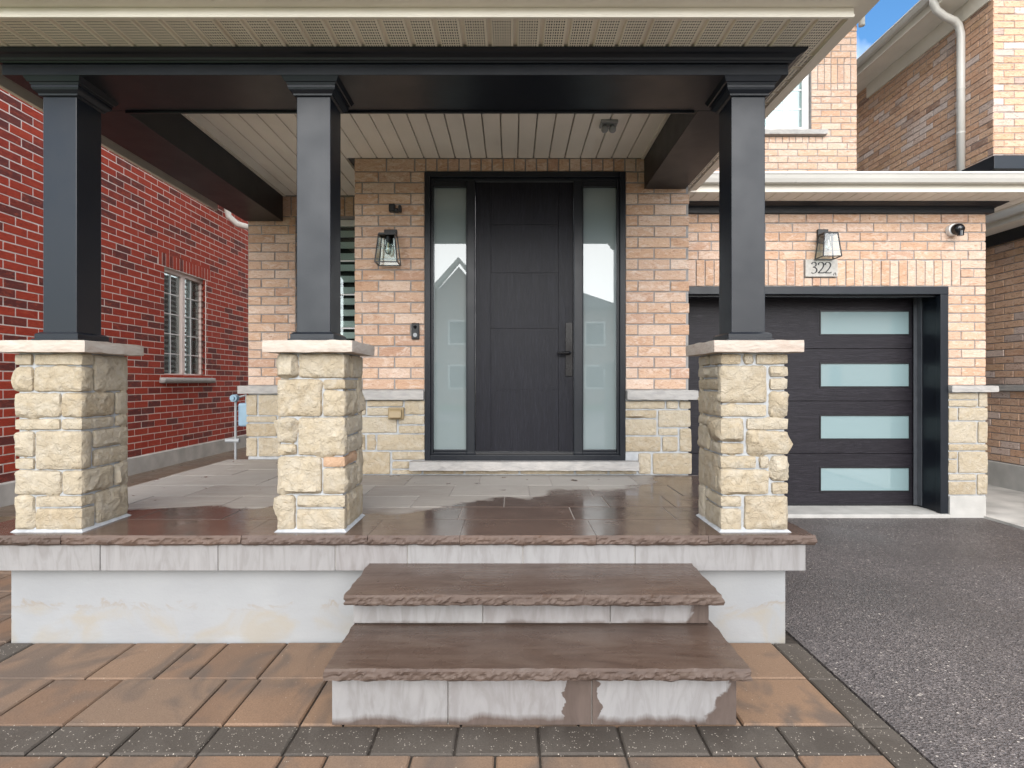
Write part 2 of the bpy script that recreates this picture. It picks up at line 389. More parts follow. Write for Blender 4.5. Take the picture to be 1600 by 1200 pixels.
def free(a, b, cuts):
    iv = [(a, b)]
    for c0, c1 in cuts:
        nv = []
        for p, q in iv:
            if c1 <= p or c0 >= q: nv.append((p, q)); continue
            if c0 > p: nv.append((p, c0))
            if c1 < q: nv.append((c1, q))
        iv = nv
    return iv
def courses(u0, u1, z0, z1, holes=(), ch=BH, ph=0.0):
    out_ = []; n = round((z1 - z0) / ch); ch = (z1 - z0) / n
    for k in range(n):
        za, zb = z0 + k * ch, z0 + (k + 1) * ch
        cuts = [(h[0], h[1]) for h in holes if min(zb, h[3]) - max(za, h[2]) > ch * .5]
        for a, b in free(u0, u1, cuts):
            u = u0 + ph * BL - (BL / 2 if k % 2 else 0) - 2 * BL
            while u < b:
                p, q = max(u, a), min(u + BL, b)
                if q - p > .035: out_.append((p, q, za, zb))
                u += BL
    return out_
def soldiers(u0, u1, z0, z1, w=BH):
    n = round((u1 - u0) / w); w = (u1 - u0) / n
    return [(u0 + i * w, u0 + (i + 1) * w, z0, z1) for i in range(n)]
def frame(kind, c):                          # local (u, depth) -> world; kind = facing
    return {'front': (0, lambda u, dd: (u, c + dd)), 'right': (R(90), lambda u, dd: (c - dd, u)), 'left': (R(-90), lambda u, dd: (c + dd, -u))}[kind]
def size_px(r, f, kind):
    u = (r[0] + r[1]) / 2; z = (r[2] + r[3]) / 2; x, y = f(u, 0)
    if y < .5: return 0
    px, py = 800 + 870 * x / y, 596 - 870 * (z - 1.34) / y
    if not (-40 < px < 1640 and -30 < py < 1230): return 0
    a = (r[1] - r[0]) * (r[3] - r[2]) * (870 / y) ** 2
    return a if kind == 'front' else a * abs(x) / y
def lay(parent, mat, sets, limit=300, J=J):       # sets: (facing, plane, rects)
    alls = [(size_px(r, frame(k, c)[1], k), i, k, c, r) for k, c, rs in sets for i, r in enumerate(rs)]
    alls.sort(key=lambda t: -t[0]); rest = MB(); ms = brick_meshes(mat); rd = random.Random(3)
    for n, (a, i, k, c, r) in enumerate(alls):
        rot, f = frame(k, c); w, h = r[1] - r[0] - J, r[3] - r[2] - J; dd = rd.uniform(-.0025, .0025) * (.15 if J > .012 else 1)
        x, y = f(r[0] + J / 2, dd)
        if n < limit and a > 0:
            o = bpy.data.objects.new('brick', rd.choice(ms)); link(o, parent, (x, y, r[2] + J / 2))
            o.rotation_euler[2] = rot; o.scale = (w / (BL - J), 1, h / (BH - J))
        else:
            me = ms[n % 6]; cs, sn = math.cos(rot), math.sin(rot); vs = []
            for v in me.vertices:
                lx, ly, lz = v.co.x * w / (BL - J), v.co.y, v.co.z * h / (BH - J)
                vs.append((x + lx * cs - ly * sn, y + lx * sn + ly * cs, r[2] + J / 2 + lz))
            rest.add(vs, [tuple(p.vertices) for p in me.polygons])
    if rest.v: tag(rest.build('brickwork', mat, parent), kind='stuff')
def core(mb, kind, c, u0, u1, z0, z1, holes, t=.25, rec=.008):
    rot, f = frame(kind, c); us = sorted({u0, u1, *[min(max(h[i], u0), u1) for h in holes for i in (0, 1)]})
    for a, b in zip(us, us[1:]):
        cuts = [(h[2], h[3]) for h in holes if h[0] < (a + b) / 2 < h[1]]
        for p, q in free(z0, z1, cuts):
            (xa, ya), (xb, yb) = f(a, rec), f(b, rec + t)
            mb.box(min(xa, xb), max(xa, xb), min(ya, yb), max(ya, yb), p, q)

# ------------------------------------------------------------------ rock-faced stones
def rock(mb, x0, x1, y0, y1, z0, z1, seed, amp=.012, cell=.0155, r=.0065):
    lo, hi = Vector((x0, y0, z0)), Vector((x1, y1, z1)); sz = hi - lo
    n = [max(2, min(20, round(sz[i] / cell))) for i in range(3)]
    if max(sz) > .5: n[max(range(3), key=lambda i: sz[i])] = min(90, round(max(sz) / cell))
    r = min(r, min(sz) * .3); idx = {}; vs = []; fs = []; off = Vector((seed * 3.17, seed * 1.31, seed * 2.07))
    cen = (lo + hi) / 2; planes = {}; rd = random.Random(seed * 7.7)
    def vert(i, j, k):
        key = (i, j, k)
        if key in idx: return idx[key]
        p = Vector((lo[a] + sz[a] * t / n[a] for a, t in enumerate(key)))
        inn = Vector((min(max(p[a], lo[a] + r), hi[a] - r) for a in range(3)))
        nn = p - inn; q = inn + nn.normalized() * r if nn.length > 1e-6 else p
        face = [a for a in range(3) if key[a] in (0, n[a])]
        if len(face) == 1:
            a = face[0]; s_ = 1 if key[a] else -1
            e = min(min((p[b] - lo[b]), (hi[b] - p[b])) for b in range(3) if b != a)
            m = min(1, e / .016)
            if (a, s_) not in planes: planes[a, s_] = [(rd.uniform(.55, 1.5), Vector((rd.uniform(-.5, .5), rd.uniform(-.5, .5), rd.uniform(-.5, .5))), cen + Vector((rd.uniform(-.35, .35) * sz[0], rd.uniform(-.35, .35) * sz[1], rd.uniform(-.35, .35) * sz[2]))) for _ in range(7)]
            qw = q + Vector((noise.noise(q * 24 + off), noise.noise(q * 24 - off), noise.noise(q * 24 + off * 2))) * .014
            dsp = max(-.25, min(c_ * amp + tl.dot(qw - pc) for c_, tl, pc in planes[a, s_]) / amp) + noise.noise(q * 40 + off) * .22 + noise.noise(q * 85 + off) * .12
            q = q.copy(); q[a] += s_ * m * amp * (.45 + dsp)
        else:
            w = Vector((noise.noise(q * 16 + off), noise.noise(q * 16 + off * 2), noise.noise(q * 16 - off))); q = q + w * .0042
        idx[key] = len(vs); vs.append(q); return idx[key]
    for a in range(3):
        b, c = (a + 1) % 3, (a + 2) % 3
        for side in (0, n[a]):
            for i in range(n[b]):
                for j in range(n[c]):
                    q = []
                    for di, dj in ((0, 0), (1, 0), (1, 1), (0, 1)):
                        k = [0, 0, 0]; k[a] = side; k[b] = i + di; k[c] = j + dj; q.append(vert(*k))
                    fs.append(tuple(q))
    return mb.add(vs, fs)
def sharp(o, a=32):
    o.data.set_sharp_from_angle(angle=R(a)); return o
def stone(parent, x0, x1, y0, y1, z0, z1, seed, amp=.012, mat=None):
    m = MB(); rock(m, x0, x1, y0, y1, z0, z1, seed, amp); return sharp(m.build('stone', mat or STONE, parent, smooth=True))
def chipped(x0, x1, y0, y1, z0, z1, sides=('f',), seed=0, nz=5, amp=.013, cell=.012):
    """flat slab whose listed edges (f front, l left, r right) are split-faced"""
    mb = MB(); nx = max(2, int((x1 - x0) / cell)); ny = max(2, int((y1 - y0) / cell)) if ('l' in sides or 'r' in sides) else 1
    idx = {}; vs = []; off = Vector((seed * 5.1, seed * 2.3, seed))
    def vert(i, j, k):
        key = (i, j, k)
        if key in idx: return idx[key]
        z = z0 + (z1 - z0) * k / nz; mg = .045
        x = x0 if i == 0 else x1 if i == nx else x0 + mg + (x1 - x0 - 2 * mg) * (i - 1) / max(1, nx - 2)
        y = y0 if j == 0 else y1 if j == ny else y0 + mg + (y1 - y0 - mg) * (j - 1) / max(1, ny - 1)
        if not ('l' in sides or 'r' in sides): x = x0 + (x1 - x0) * i / nx
        p = Vector((x, y, z)); t = k / nz
        e = amp * (.25 + 1.0 * abs(noise.noise(Vector((p.x * 11, p.y * 11, p.z * 30)) + off)) + .6 * noise.noise(p * 30 + off) + .7 * noise.noise(p * 66 + off)) * (1.15 - .9 * abs(t - .45) * 2 + (.3 if k in (0, nz) else 0))
        if k == nz: e = amp * .30 * (1 + 1.6 * noise.noise(p * 20 + off)); 
        if j == 0 and 'f' in sides: y += amp - e if k != nz else amp * 1.0 + e
        if j == 0 and 'f' in sides and k == 0: y += amp * .9; z += .005 * noise.noise(p * 18 + off)
        if i == 0 and 'l' in sides: x += amp - e
        if i == nx and 'r' in sides: x -= amp - e
        idx[key] = len(vs); vs.append((x, y, z)); return idx[key]
    fs = []
    for i in range(nx):
        for j in range(ny):
            for k in (0, nz): fs.append((vert(i, j, k), vert(i + 1, j, k), vert(i + 1, j + 1, k), vert(i, j + 1, k)))
    for i in range(nx):
        for k in range(nz):
            for j in (0, ny): fs.append((vert(i, j, k), vert(i + 1, j, k), vert(i + 1, j, k + 1), vert(i, j, k + 1)))
    for j in range(ny):
        for k in range(nz):
            for i in (0, nx): fs.append((vert(i, j, k), vert(i, j + 1, k), vert(i, j + 1, k + 1), vert(i, j, k + 1)))
    return mb.add(vs, fs)

# ------------------------------------------------------------------ setting: ground, driveway, walks
def struct(name, mat, *b, bevel=0):
    return tag(box(name, mat, *b, bevel=bevel), kind='structure')
struct('ground', GROUND, -400, 400, -400, 600, -.3, -.03)
struct('asphalt_driveway', ASPH, 1.478, 4.62, -9, 5.88, -.25, 0)
struct('street', ASPH, -60, 60, -17, -9.02, -.25, -.012)
struct('concrete_walk', CONC, 4.64, 6.3, -3, 16, -.25, .02)
struct('side_walk', WALKB, -4.95, -2.63, 4.95, 16, -.25, .14)
struct('front_lawn', LAWN, -14, -2.95, -8.98, 1.0, -.25, -.004)
struct('far_lawn', LAWN, -60, 60, -22.5, -17.02, -.25, .02)
# paver walkway
pw = tag(box('paver_walkway', plain('joint_sand', (.05, .042, .036), .95, .1, .3, 40), -4.9, 1.476, -1.5, 4.9, -.25, -.012), kind='structure')
PVM = {}
def paver(mat, x0, x1, y0, y1):
    g = .0042; w, h = x1 - x0 - 2 * g, y1 - y0 - 2 * g; key = (mat.name, round(w, 3), round(h, 3))
    if key not in PVM:
        m = MB(); c = .006; m.hexa([(0, 0, -.05), (w, 0, -.05), (0, h, -.05), (w, h, -.05), (0, 0, -c), (w, 0, -c), (0, h, -c), (w, h, -c)])
        m.f.pop(1); m.add([(0, 0, -c), (w, 0, -c), (w, h, -c), (0, h, -c), (c, c, 0), (w - c, c, 0), (w - c, h - c, 0), (c, h - c, 0)],
              [(4, 5, 6, 7), (0, 1, 5, 4), (1, 2, 6, 5), (2, 3, 7, 6), (3, 0, 4, 7)])
        me = bpy.data.meshes.new('paver'); me.from_pydata(m.v, [], m.f); me.materials.append(mat); PVM[key] = me
    o = bpy.data.objects.new('paver', PVM[key]); link(o, pw, (x0 + g, y0 + g, random.uniform(-.002, .002)))
    o.rotation_euler = (random.uniform(-.004, .004), random.uniform(-.004, .004), 0)
rp = random.Random(11)
def row(y0, y1, xs, mat):
    for a, b in zip(xs, xs[1:]): paver(mat, a, b, y0, y1)
def fill(a, b, first=()):
    xs = [a, *first]
    while xs[-1] < b - .001:
        w = rp.choice((.155, .31, .31, .465)); nx_ = xs[-1] + w
        if b - nx_ < .12: nx_ = b
        xs.append(nx_)
    return xs
row(2.512, 2.862, fill(-2.45, 1.335, (-1.93, -1.62, -1.455, -1.152, -.70)), PAVO)
row(2.171, 2.512, fill(-2.45, 1.335, (-2.06, -1.752, -1.285, -1.13, -.83, -.66, -.2, .26, .72, .90)), PAVO)
row(2.0, 2.171, [-2.45, -2.06] + [-1.752 + .3087 * k for k in range(11)], PAVD)
for k in range(3): row(1.655 - .345 * k, 2.0 - .345 * k, fill(-2.45, 1.335, ((-1.9, -1.6, -1.45, -1.13, -.82, -.66, -.36, -.06, .1, .41, .87, 1.02),)[0] if k == 0 else ()), PAVO)
for k in range(8): paver(PAVD, 1.335, 1.474, 2.862 - .354 * (k + 1), 2.862 - .354 * k)
for k in range(9): paver(PAVD, -2.6, -2.45, 2.862 - .31 * (k + 1), 2.862 - .31 * k)
for k in range(-6, 5): row(2.862 - .345 * (k + 1), 2.862 - .345 * k, fill(-4.4, -2.6), PAVO)

# ------------------------------------------------------------------ porch platform
PZ, PF = .571, 2.764
pp = thing('porch_platform', (-.55, 4.1, 0), 'raised porch platform with wet brown flagstones over a white parged wall', 'porch')
MB().box(-2.585, 1.412, 2.87, 4.62, -.1, PZ - .05).box(-2.585, -1.2, 4.62, 5.52, -.1, PZ - .05).build('parged_wall', STUCCO, pp, bevel=.008)
box('tile_backer', CONC, -2.655, 1.472, 2.806, 2.87, PZ - .178, PZ - .052, pp)
for a, b in zip([-2.66, -2.07, -1.477, -.888, -.525, .055, .618, 1.478], [-2.07, -1.477, -.888, -.525, .055, .618, 1.478]):
    box('band_tile', RISER0, a + .0025, b - .0025, 2.798, 2.806, PZ - .182, PZ - .050, pp, .0015)
box('mortar_bed', plain('floor_joint', (.33, .30, .28), .8, .3, .15, 20), -2.77, 1.50, PF + .03, 4.57, PZ - .048, PZ - .0035, pp)
box('mortar_bed', bpy.data.materials['floor_joint'], -2.77, -1.28, 4.57, 5.49, PZ - .048, PZ - .0035, pp)
rf = random.Random(21)
ys = [2.764, 3.10, 3.41, 3.74, 4.13, 4.565, 4.87, 5.18, 5.49]
cuts = [[-2.8, -2.25, -1.35, -.72, -.26, .42, .98, 1.525], [-2.8, -2.1, -1.62, -.95, -.3, .35, .92, 1.525], [-2.8, -2.4, -1.8, -1.15, -.62, -.05, .6, 1.0, 1.525],
        [-2.8, -2.2, -1.5, -1.0, -.42, .12, .55, 1.15, 1.525], [-2.8, -2.45, -1.9, -1.32, -.8, -.25, .3, .95, 1.525], [-2.8, -2.3, -1.8, -1.28], [-2.8, -2.5, -2.0, -1.28], [-2.8, -2.2, -1.7, -1.28]]
for i, cs in enumerate(cuts):
    for a, b in zip(cs, cs[1:]):
        if i == 0:
            m = chipped(a + .001, b - .001, ys[0], ys[1] - .003, PZ - .05, PZ + .0, ('f',) + (('r',) if b > 1.5 else ()) + (('l',) if a < -2.7 else ()), rf.random() * 9)
            o = m.build('coping_slab', FLAG, pp)
        else: box('flagstone', FLAG, a + .003, b - .003, ys[i] + .003, ys[i + 1] - .003, PZ - .04, PZ + rf.uniform(-.0012, .0012), pp, .002)

# steps
def step(name, label, x0, x1, yf, yb, zt, rx0, rx1, ry, z0, joints, mat, group):
    t = thing(name, ((x0 + x1) / 2, (yf + yb) / 2, z0), label, 'step', group)
    chipped(x0, x1, yf, yb, zt - .048, zt, ('f', 'l', 'r'), x0 * 3, nz=6, amp=.015, cell=.012).build('tread', TREAD, t)
    box('step_core', CONC, rx0 + .012, rx1 - .012, ry + .012, yb, z0, zt - .05, t)
    js = [rx0] + joints + [rx1]
    for a, b in zip(js, js[1:]): box('riser_tile', mat, a + (.002 if a != rx0 else 0), b - (.002 if b != rx1 else 0), ry, ry + .011, z0 + .004, zt - .049, t, .002)
    for x in (rx0, rx1 - .011): box('side_tile', mat, x, x + .011, ry + .0115, yb - .003, z0 + .004, zt - .049, t)
step('stone_step', 'upper brown stone step with a grey tiled riser directly below the porch edge', -.727, .91, 2.365, 2.797, .426, -.705, .875, 2.475, .261, [-.13, .437], RISER2, 'front steps')
step('stone_step', 'wider bottom stone step with wet stained grey riser on the pavers', -.715, .907, 2.075, 2.60, .26, -.70, .873, 2.165, .0, [-.249, .311], RISER1, 'front steps')

# ------------------------------------------------------------------ stone piers and black columns
PD = 2.847; PWD = .345
def zfun(za, zb, a, b): return lambda p: za + (a - p) * (za - zb) / (b - a)
PX = (-2.372, -1.028, 1.240)
def pier(cx, label, rowsF, corner, side_sign):
    x0, x1 = cx - PWD / 2, cx + PWD / 2; y0, y1 = PD, PD + PWD
    t = thing('stone_pier', (cx, (y0 + y1) / 2, PZ), label, 'pier', 'stone piers along the porch')
    r = .014
    box('mortar_core', MORT_S, x0 + r, x1 - r, y0 + r, y1 - r, PZ, 1.495, t)
    MB().sweep([(x1, y0), (x1, y1), (x0, y1), (x0, y0)][::1], [(-.02, PZ), (.012, PZ), (-.012, PZ + .02), (-.02, PZ + .02)], True).build('mortar_skirt', MORT_S, t)
    sd = int(abs(cx) * 100)
    for ri, (a, b, za, zb, wrap) in enumerate(rowsF):            # a,b: 0..1 along the front from the outer edge to the seen corner; wrap: part of side covered
        sd += 1; g = .006
        def X(f): return x0 + f * PWD if side_sign > 0 else x1 - f * PWD
        xa, xb = sorted((X(a) , X(b))); xa += g if xa > x0 + .001 else 0; xb -= g if xb < x1 - .001 else 0
        dpt = max(.05, wrap * PWD - g)
        stone(t, xa, xb, y0, y0 + dpt, za + g, zb - g, sd, .009 + .013 * ((zb - za) > .12), STONEO if cx == PX[1] and ri == 9 else None)
    for (a, b, za, zb) in corner:                 # side face only, 0..1 from the seen corner backwards
        sd += 1; g = .006
        xs = (x1 - .06, x1) if side_sign > 0 else (x0, x0 + .06)
        stone(t, xs[0], xs[1], y0 + a * PWD + g, y0 + b * PWD - (g if b < 1 else 0), za + g, zb - g, sd, .014)
    # plain rear and hidden side
    rr = random.Random(sd); z = PZ
    while z < 1.48:
        h = min(rr.choice((.1, .15, .19)), 1.485 - z)
        if 1.485 - z - h < .06: h = 1.485 - z
        f = rr.uniform(.35, .65); sd += 1
        stone(t, x0 + .005, x0 + f * PWD - .006, y1 - .05, y1, z + .006, z + h - .006, sd); stone(t, x0 + f * PWD + .006, x1 - .005, y1 - .05, y1, z + .006, z + h - .006, sd + 50)
        xs = (x0, x0 + .05) if side_sign > 0 else (x1 - .05, x1)
        stone(t, xs[0], xs[1], y0 + .06, y0 + PWD * .55, z + .006, z + h - .006, sd + 90, .010); stone(t, xs[0], xs[1], y0 + PWD * .55 + .01, y1 - .06, z + .006, z + h - .006, sd + 120, .010)
        z += h
    o = .055; m = MB()
    rock(m, x0 - o, x1 + o, y0 - o, y1 + o, 1.487, 1.548, sd + .5, .003, .02, .004)
    sharp(m.build('cap_stone', CAPS, t, smooth=True))
    return t
Z = zfun(1.485, PZ + .004, 400, 1162)
L1 = [(0, .27, 400, 455, 0), (0, .27, 455, 568, 0), (.27, 1, 400, 455, .25), (.27, 1, 455, 568, .25), (0, .68, 568, 678, 0), (.68, 1, 568, 678, .7), (0, .68, 678, 733, 0), (.68, 1, 678, 733, .7),
      (0, .29, 733, 847, 0), (0, .29, 847, 902, 0), (.29, 1, 733, 902, .22), (0, .69, 902, 1010, 0), (.69, 1, 902, 1010, .68), (0, .29, 1010, 1162, 0), (.29, 1, 1010, 1063, .28), (.29, 1, 1063, 1162, .28)]
S1 = [(.25, 1, 400, 568), (.72, 1, 568, 678), (.72, 1, 678, 733), (.24, 1, 733, 820), (.24, 1, 820, 902), (.70, 1, 902, 1010), (.30, 1, 1010, 1162)]
L2 = [(0, .30, 380, 490, 0), (.30, 1, 380, 490, .3), (0, .66, 490, 657, 0), (.66, 1, 490, 541, .7), (.66, 1, 541, 657, .7), (0, .29, 657, 770, 0), (0, .29, 770, 826, 0), (.29, 1, 657, 826, .15),
      (0, .66, 826, 993, 0), (.66, 1, 826, 877, .7), (.66, 1, 877, 993, .7), (0, .27, 993, 1150, 0), (.27, 1, 993, 1052, .15), (.27, 1, 1052, 1150, .15)]
S2 = [(.32, 1, 380, 490), (.72, 1, 490, 657), (.17, 1, 657, 745), (.17, 1, 745, 826), (.72, 1, 826, 993), (.17, 1, 993, 1150)]
L3 = [(.68, 1, 390, 440, .5), (.5, .66, 390, 440, 0), (0, .48, 390, 440, 0), (.30, 1, 440, 603, .1), (0, .28, 440, 493, 0), (0, .28, 493, 548, 0), (.30, 1, 603, 662, .1), (0, .28, 548, 662, 0),
      (.64, 1, 662, 766, .5), (.64, 1, 766, 820, .5), (0, .62, 662, 717, 0), (0, .62, 717, 820, 0), (.45, 1, 820, 880, .1), (.27, .43, 820, 880, 0), (0, .25, 820, 932, 0), (.27, 1, 880, 990, .1), (0, .25, 932, 990, 0),
      (.67, 1, 990, 1043, .7), (.67, 1, 1043, 1140, .7), (0, .65, 990, 1140, 0)]
S3 = [(.52, 1, 390, 440), (.12, 1, 440, 495), (.12, 1, 495, 550), (.12, 1, 550, 662), (.52, 1, 662, 710), (.52, 1, 710, 820), (.12, 1, 820, 990), (.72, 1, 990, 1140)]
def zs(rows, Zf): return [(a, b, Zf(q), Zf(p), *r) for a, b, p, q, *r in rows]
Z2 = zfun(1.485, PZ + .004, 380, 1150); Z3 = zfun(1.485, PZ + .004, 390, 1140)
PX = (-2.372, -1.028, 1.240)
pier(PX[0], 'cream rock-faced stone pier under the column nearest the red brick wall', zs(L1, Z), zs(S1, Z), 1)
pier(PX[1], 'cream rock-faced stone pier left of the steps with one orange stone', zs(L2, Z2), zs(S2, Z2), 1)
pier(PX[2], 'cream rock-faced stone pier with many small stones beside the asphalt driveway', zs(L3, Z3), zs(S3, Z3), -1)
def column(cx, label):
    h = .089; cy = PD + PWD / 2; t = thing('porch_column', (cx, cy, 1.549), label, 'column', 'black porch columns')
    sq = lambda a: [(cx + a, cy - a), (cx + a, cy + a), (cx - a, cy + a), (cx - a, cy - a)]
    box('shaft', BLACK, cx - h, cx + h, cy - h, cy + h, 1.55, 2.9, t, .004)
    MB().sweep(sq(h), [(-.01, 1.5485), (.034, 1.5485), (.034, 1.562), (.024, 1.564), (.024, 1.588), (.010, 1.598), (.001, 1.600), (-.01, 1.6)], True).build('base_moulding', BLACK, t)
    MB().sweep(sq(h), [(-.01, 2.835), (.001, 2.835), (.012, 2.840), (.014, 2.848), (.030, 2.862), (.034, 2.872), (.034, 2.884), (-.01, 2.884)], True).build('capital_moulding', BLACK, t)
    MB().sweep(sq(h), [(-.01, 2.8845), (.036, 2.8845), (.040, 2.894), (.046, 2.896), (.054, 2.912), (.058, 2.9195), (-.01, 2.9195)], True).build('capital_crown', BLACK, t)
column(-2.380, 'square black porch column closest to the red brick neighbour')
column(-1.045, 'square black porch column left of the front door beside the wall lantern')
column(1.244, 'square black porch column right of the front door before the garage')

# ------------------------------------------------------------------ our house
DW, LW, GW = 4.58, 5.5, 5.5
house = thing('brick_house', (1.2, 7.0, 0), 'tan brick house with cream stone base, black front door and single garage', 'house')
BT = 1.272                                    # top of limestone band
door_hole = (-.716, .932, .6, 3.066)
gar_hole = (1.5, 4.305, -.1, 2.28)
lw_hole = (-2.137, -1.2, 1.45, 2.97)
uw_hole = (2.45, 4.03, 4.66, 6.35)
m = MB()
core(m, 'front', DW, -1.29, 1.453, PZ - .3, 3.25, [door_hole])
m.box(-1.30 + .008, -1.06, DW + .2, LW, 0, 3.25); m.box(1.2, 1.455, DW + .2, GW, 0, 3.25)
core(m, 'front', LW, -2.61, -1.30, 0, 3.25, [lw_hole]); m.box(-2.602, -2.35, LW + .26, 13, 0, 6.6)
core(m, 'front', GW, 1.463, 4.675, .21, 3.25, [gar_hole]); m.box(4.43, 4.677, GW + .26, 13, 0, 3.3)
core(m, 'front', 7.5, 1.5, 4.64, 3.6, 6.9, [uw_hole]); m.box(4.4, 4.642, 7.76, 13, 3.3, 6.9)
core(m, 'front', 5.6, -2.6, 1.5, 3.3, 6.9, []); m.box(1.3, 1.5, 5.86, 7.6, 3.3, 6.9)
m.build('wall', MORT_G, house)
tan = []
tan.append(('front', DW, courses(-1.30, 1.463, BT, 3.066, [door_hole], ph=.25) + soldiers(-.80, 1.02, 3.066, 3.177) + courses(-1.30, -.80, 3.066, 3.177, ch=.111) + courses(1.02, 1.463, 3.066, 3.177, ch=.111)))
tan.append(('front', LW, courses(-2.61, -1.30, 1.30, 2.97, [lw_hole]) + [(-2.61, -2.36, 2.97, 3.06), (-2.61, -2.36, 3.06, 3.17)] + soldiers(-2.36, -1.30, 2.97, 3.17)))
sold = soldiers(1.463, 2.885, 2.28, 2.54) + soldiers(2.885, 3.21, 2.28, 2.367, .081) + soldiers(3.21, 4.43, 2.28, 2.54)
tan.append(('front', GW, courses(1.463, 4.685, 2.54, 2.996, ph=.4) + sold + courses(4.43, 4.685, 2.28, 2.54) + courses(4.305, 4.685, 1.301, 2.28)))
tan.append(('front', 7.5, courses(1.5, 4.65, 3.93, 4.553, ph=.3) + soldiers(2.3, 4.18, 4.553, 4.642) + courses(4.18, 4.65, 4.553, 4.642) + courses(4.03, 4.65, 4.642, 5.265) + courses(1.5, 2.45, 4.642, 5.265)
            + soldiers(4.03, 4.65, 5.265, 5.354) + soldiers(4.03, 4.65, 5.354, 5.61) + soldiers(4.03, 4.65, 5.61, 5.70) + courses(4.03, 4.65, 5.70, 6.59)))
lay(house, TAN, tan, 340)
# jamb bricks seen at the left window
for k in range(17):
    o = bpy.data.objects.new('brick', brick_meshes(TAN)[k % 6]); link(o, house, (-2.137, LW + .004, 1.49 + k * .089)); o.rotation_euler[2] = R(90); o.scale[0] = .36
    o.location.x += .0; o.location.y += .004
# limestone bands and sills
def band(name, x0, x1, y0, y1, z0, z1, sd, parent=house, mat=SILL):
    m = MB(); rock(m, x0, x1, y0, y1, z0, z1, sd, .003, .022, .004); return sharp(m.build(name, mat, parent, smooth=True))
band('stone_band', -1.36, -.722, DW - .05, DW + .03, 1.190, BT - .004, 1)
band('stone_band', .938, 1.515, DW - .06, DW + .03, 1.190, BT - .004, 2)
band('stone_band', -2.69, -1.32, LW - .05, LW + .03, 1.22, 1.297, 3)
band('stone_band', 4.30, 4.76, GW - .06, GW + .03, 1.235, 1.298, 4)
band('door_sill', -.83, 1.03, DW - .085, DW + .06, .617, .69, 5)
band('window_sill', 2.25, 4.22, 7.5 - .07, 7.53, 4.645, 4.71, 6)
# stones of the wainscot
def wstones(rects, fx, fz, plane, sd):
    for i, (a, b, c, d) in enumerate(rects):
        g = .004; stone(house, fx(a) + g, fx(b) - g, plane - .012, plane + .05, fz(d) + g, fz(c) - g, sd + i, .007)
fx = lambda p: (500 + p / 2.6667 - 800) * DW / 870; fz = lambda p: 1.34 + (596 - 400 - p / 2.6667) * DW / 870
wstones([(1270, 1438, 603, 638), (1442, 1492, 603, 638), (1496, 1545, 603, 638), (1270, 1403, 641, 676), (1408, 1545, 641, 714), (1270, 1403, 679, 748), (1408, 1492, 717, 748), (1497, 1548, 717, 816), (1270, 1421, 751, 816), (1425, 1492, 751, 816),
         (1325, 1380, 820, 910), (1385, 1550, 820, 910)], fx, fz, DW, 300)
wstones([(145, 192, 600, 664), (195, 348, 600, 628), (353, 438, 600, 661), (195, 348, 631, 666), (145, 322, 670, 738), (327, 438, 664, 702), (327, 438, 705, 740), (145, 190, 742, 810), (195, 232, 742, 810), (237, 438, 742, 810), (145, 294, 814, 910), (299, 438, 814, 850), (299, 376, 854, 887), (299, 425, 890, 910), (430, 600, 889, 910), (604, 830, 889, 910), (834, 1060, 889, 910), (1064, 1200, 889, 910), (1204, 1320, 889, 910)], fx, fz, DW, 330)
fx2 = lambda p: (1000 + p / 2.6667 - 800) * GW / 870; fz2 = lambda p: 1.34 + (596 - 400 - p / 2.6667) * GW / 870
wstones([(1282, 1406, 569, 598), (1408, 1447, 569, 629), (1282, 1406, 600, 628), (1282, 1321, 631, 686), (1324, 1447, 631, 686), (1282, 1402, 689, 780), (1405, 1447, 689, 780), (1282, 1447, 783, 811), (1282, 1321, 814, 846), (1282, 1321, 848, 905), (1324, 1447, 814, 905), (1282, 1399, 908, 936), (1282, 1399, 939, 995), (1402, 1447, 908, 995)], fx2, fz2, GW, 370)
fx3 = lambda p: (p / 2.6667 - 800) * LW / 870; fz3 = fz2
wstones([(1026, 1073, 577, 664), (1077, 1170, 577, 664), (1173, 1300, 577, 664), (1026, 1155, 667, 694), (1158, 1300, 667, 750), (1026, 1155, 697, 752), (1026, 1073, 756, 836), (1077, 1170, 756, 836), (1173, 1300, 756, 836)], fx3, fz3, LW, 400)
for q in ((-1.29, -.72, DW + .002, DW + .01, PZ, 1.2), (.935, 1.45, DW + .002, DW + .01, PZ, 1.2), (-.72, .935, DW - .002, DW + .01, PZ, .62), (-2.60, -1.31, LW + .002, LW + .01, PZ, 1.23), (4.31, 4.677, GW + .002, GW + .01, .2, 1.24)): box('stone_mortar', MORT_S, *q, house)
box('footing_block', CONCW, 4.303, 4.66, GW - .03, GW + .3, -.1, .212, house, .006)
box('threshold', CONCW, 1.5, 4.30, 5.46, 5.95, -.1, .035, house, .008)

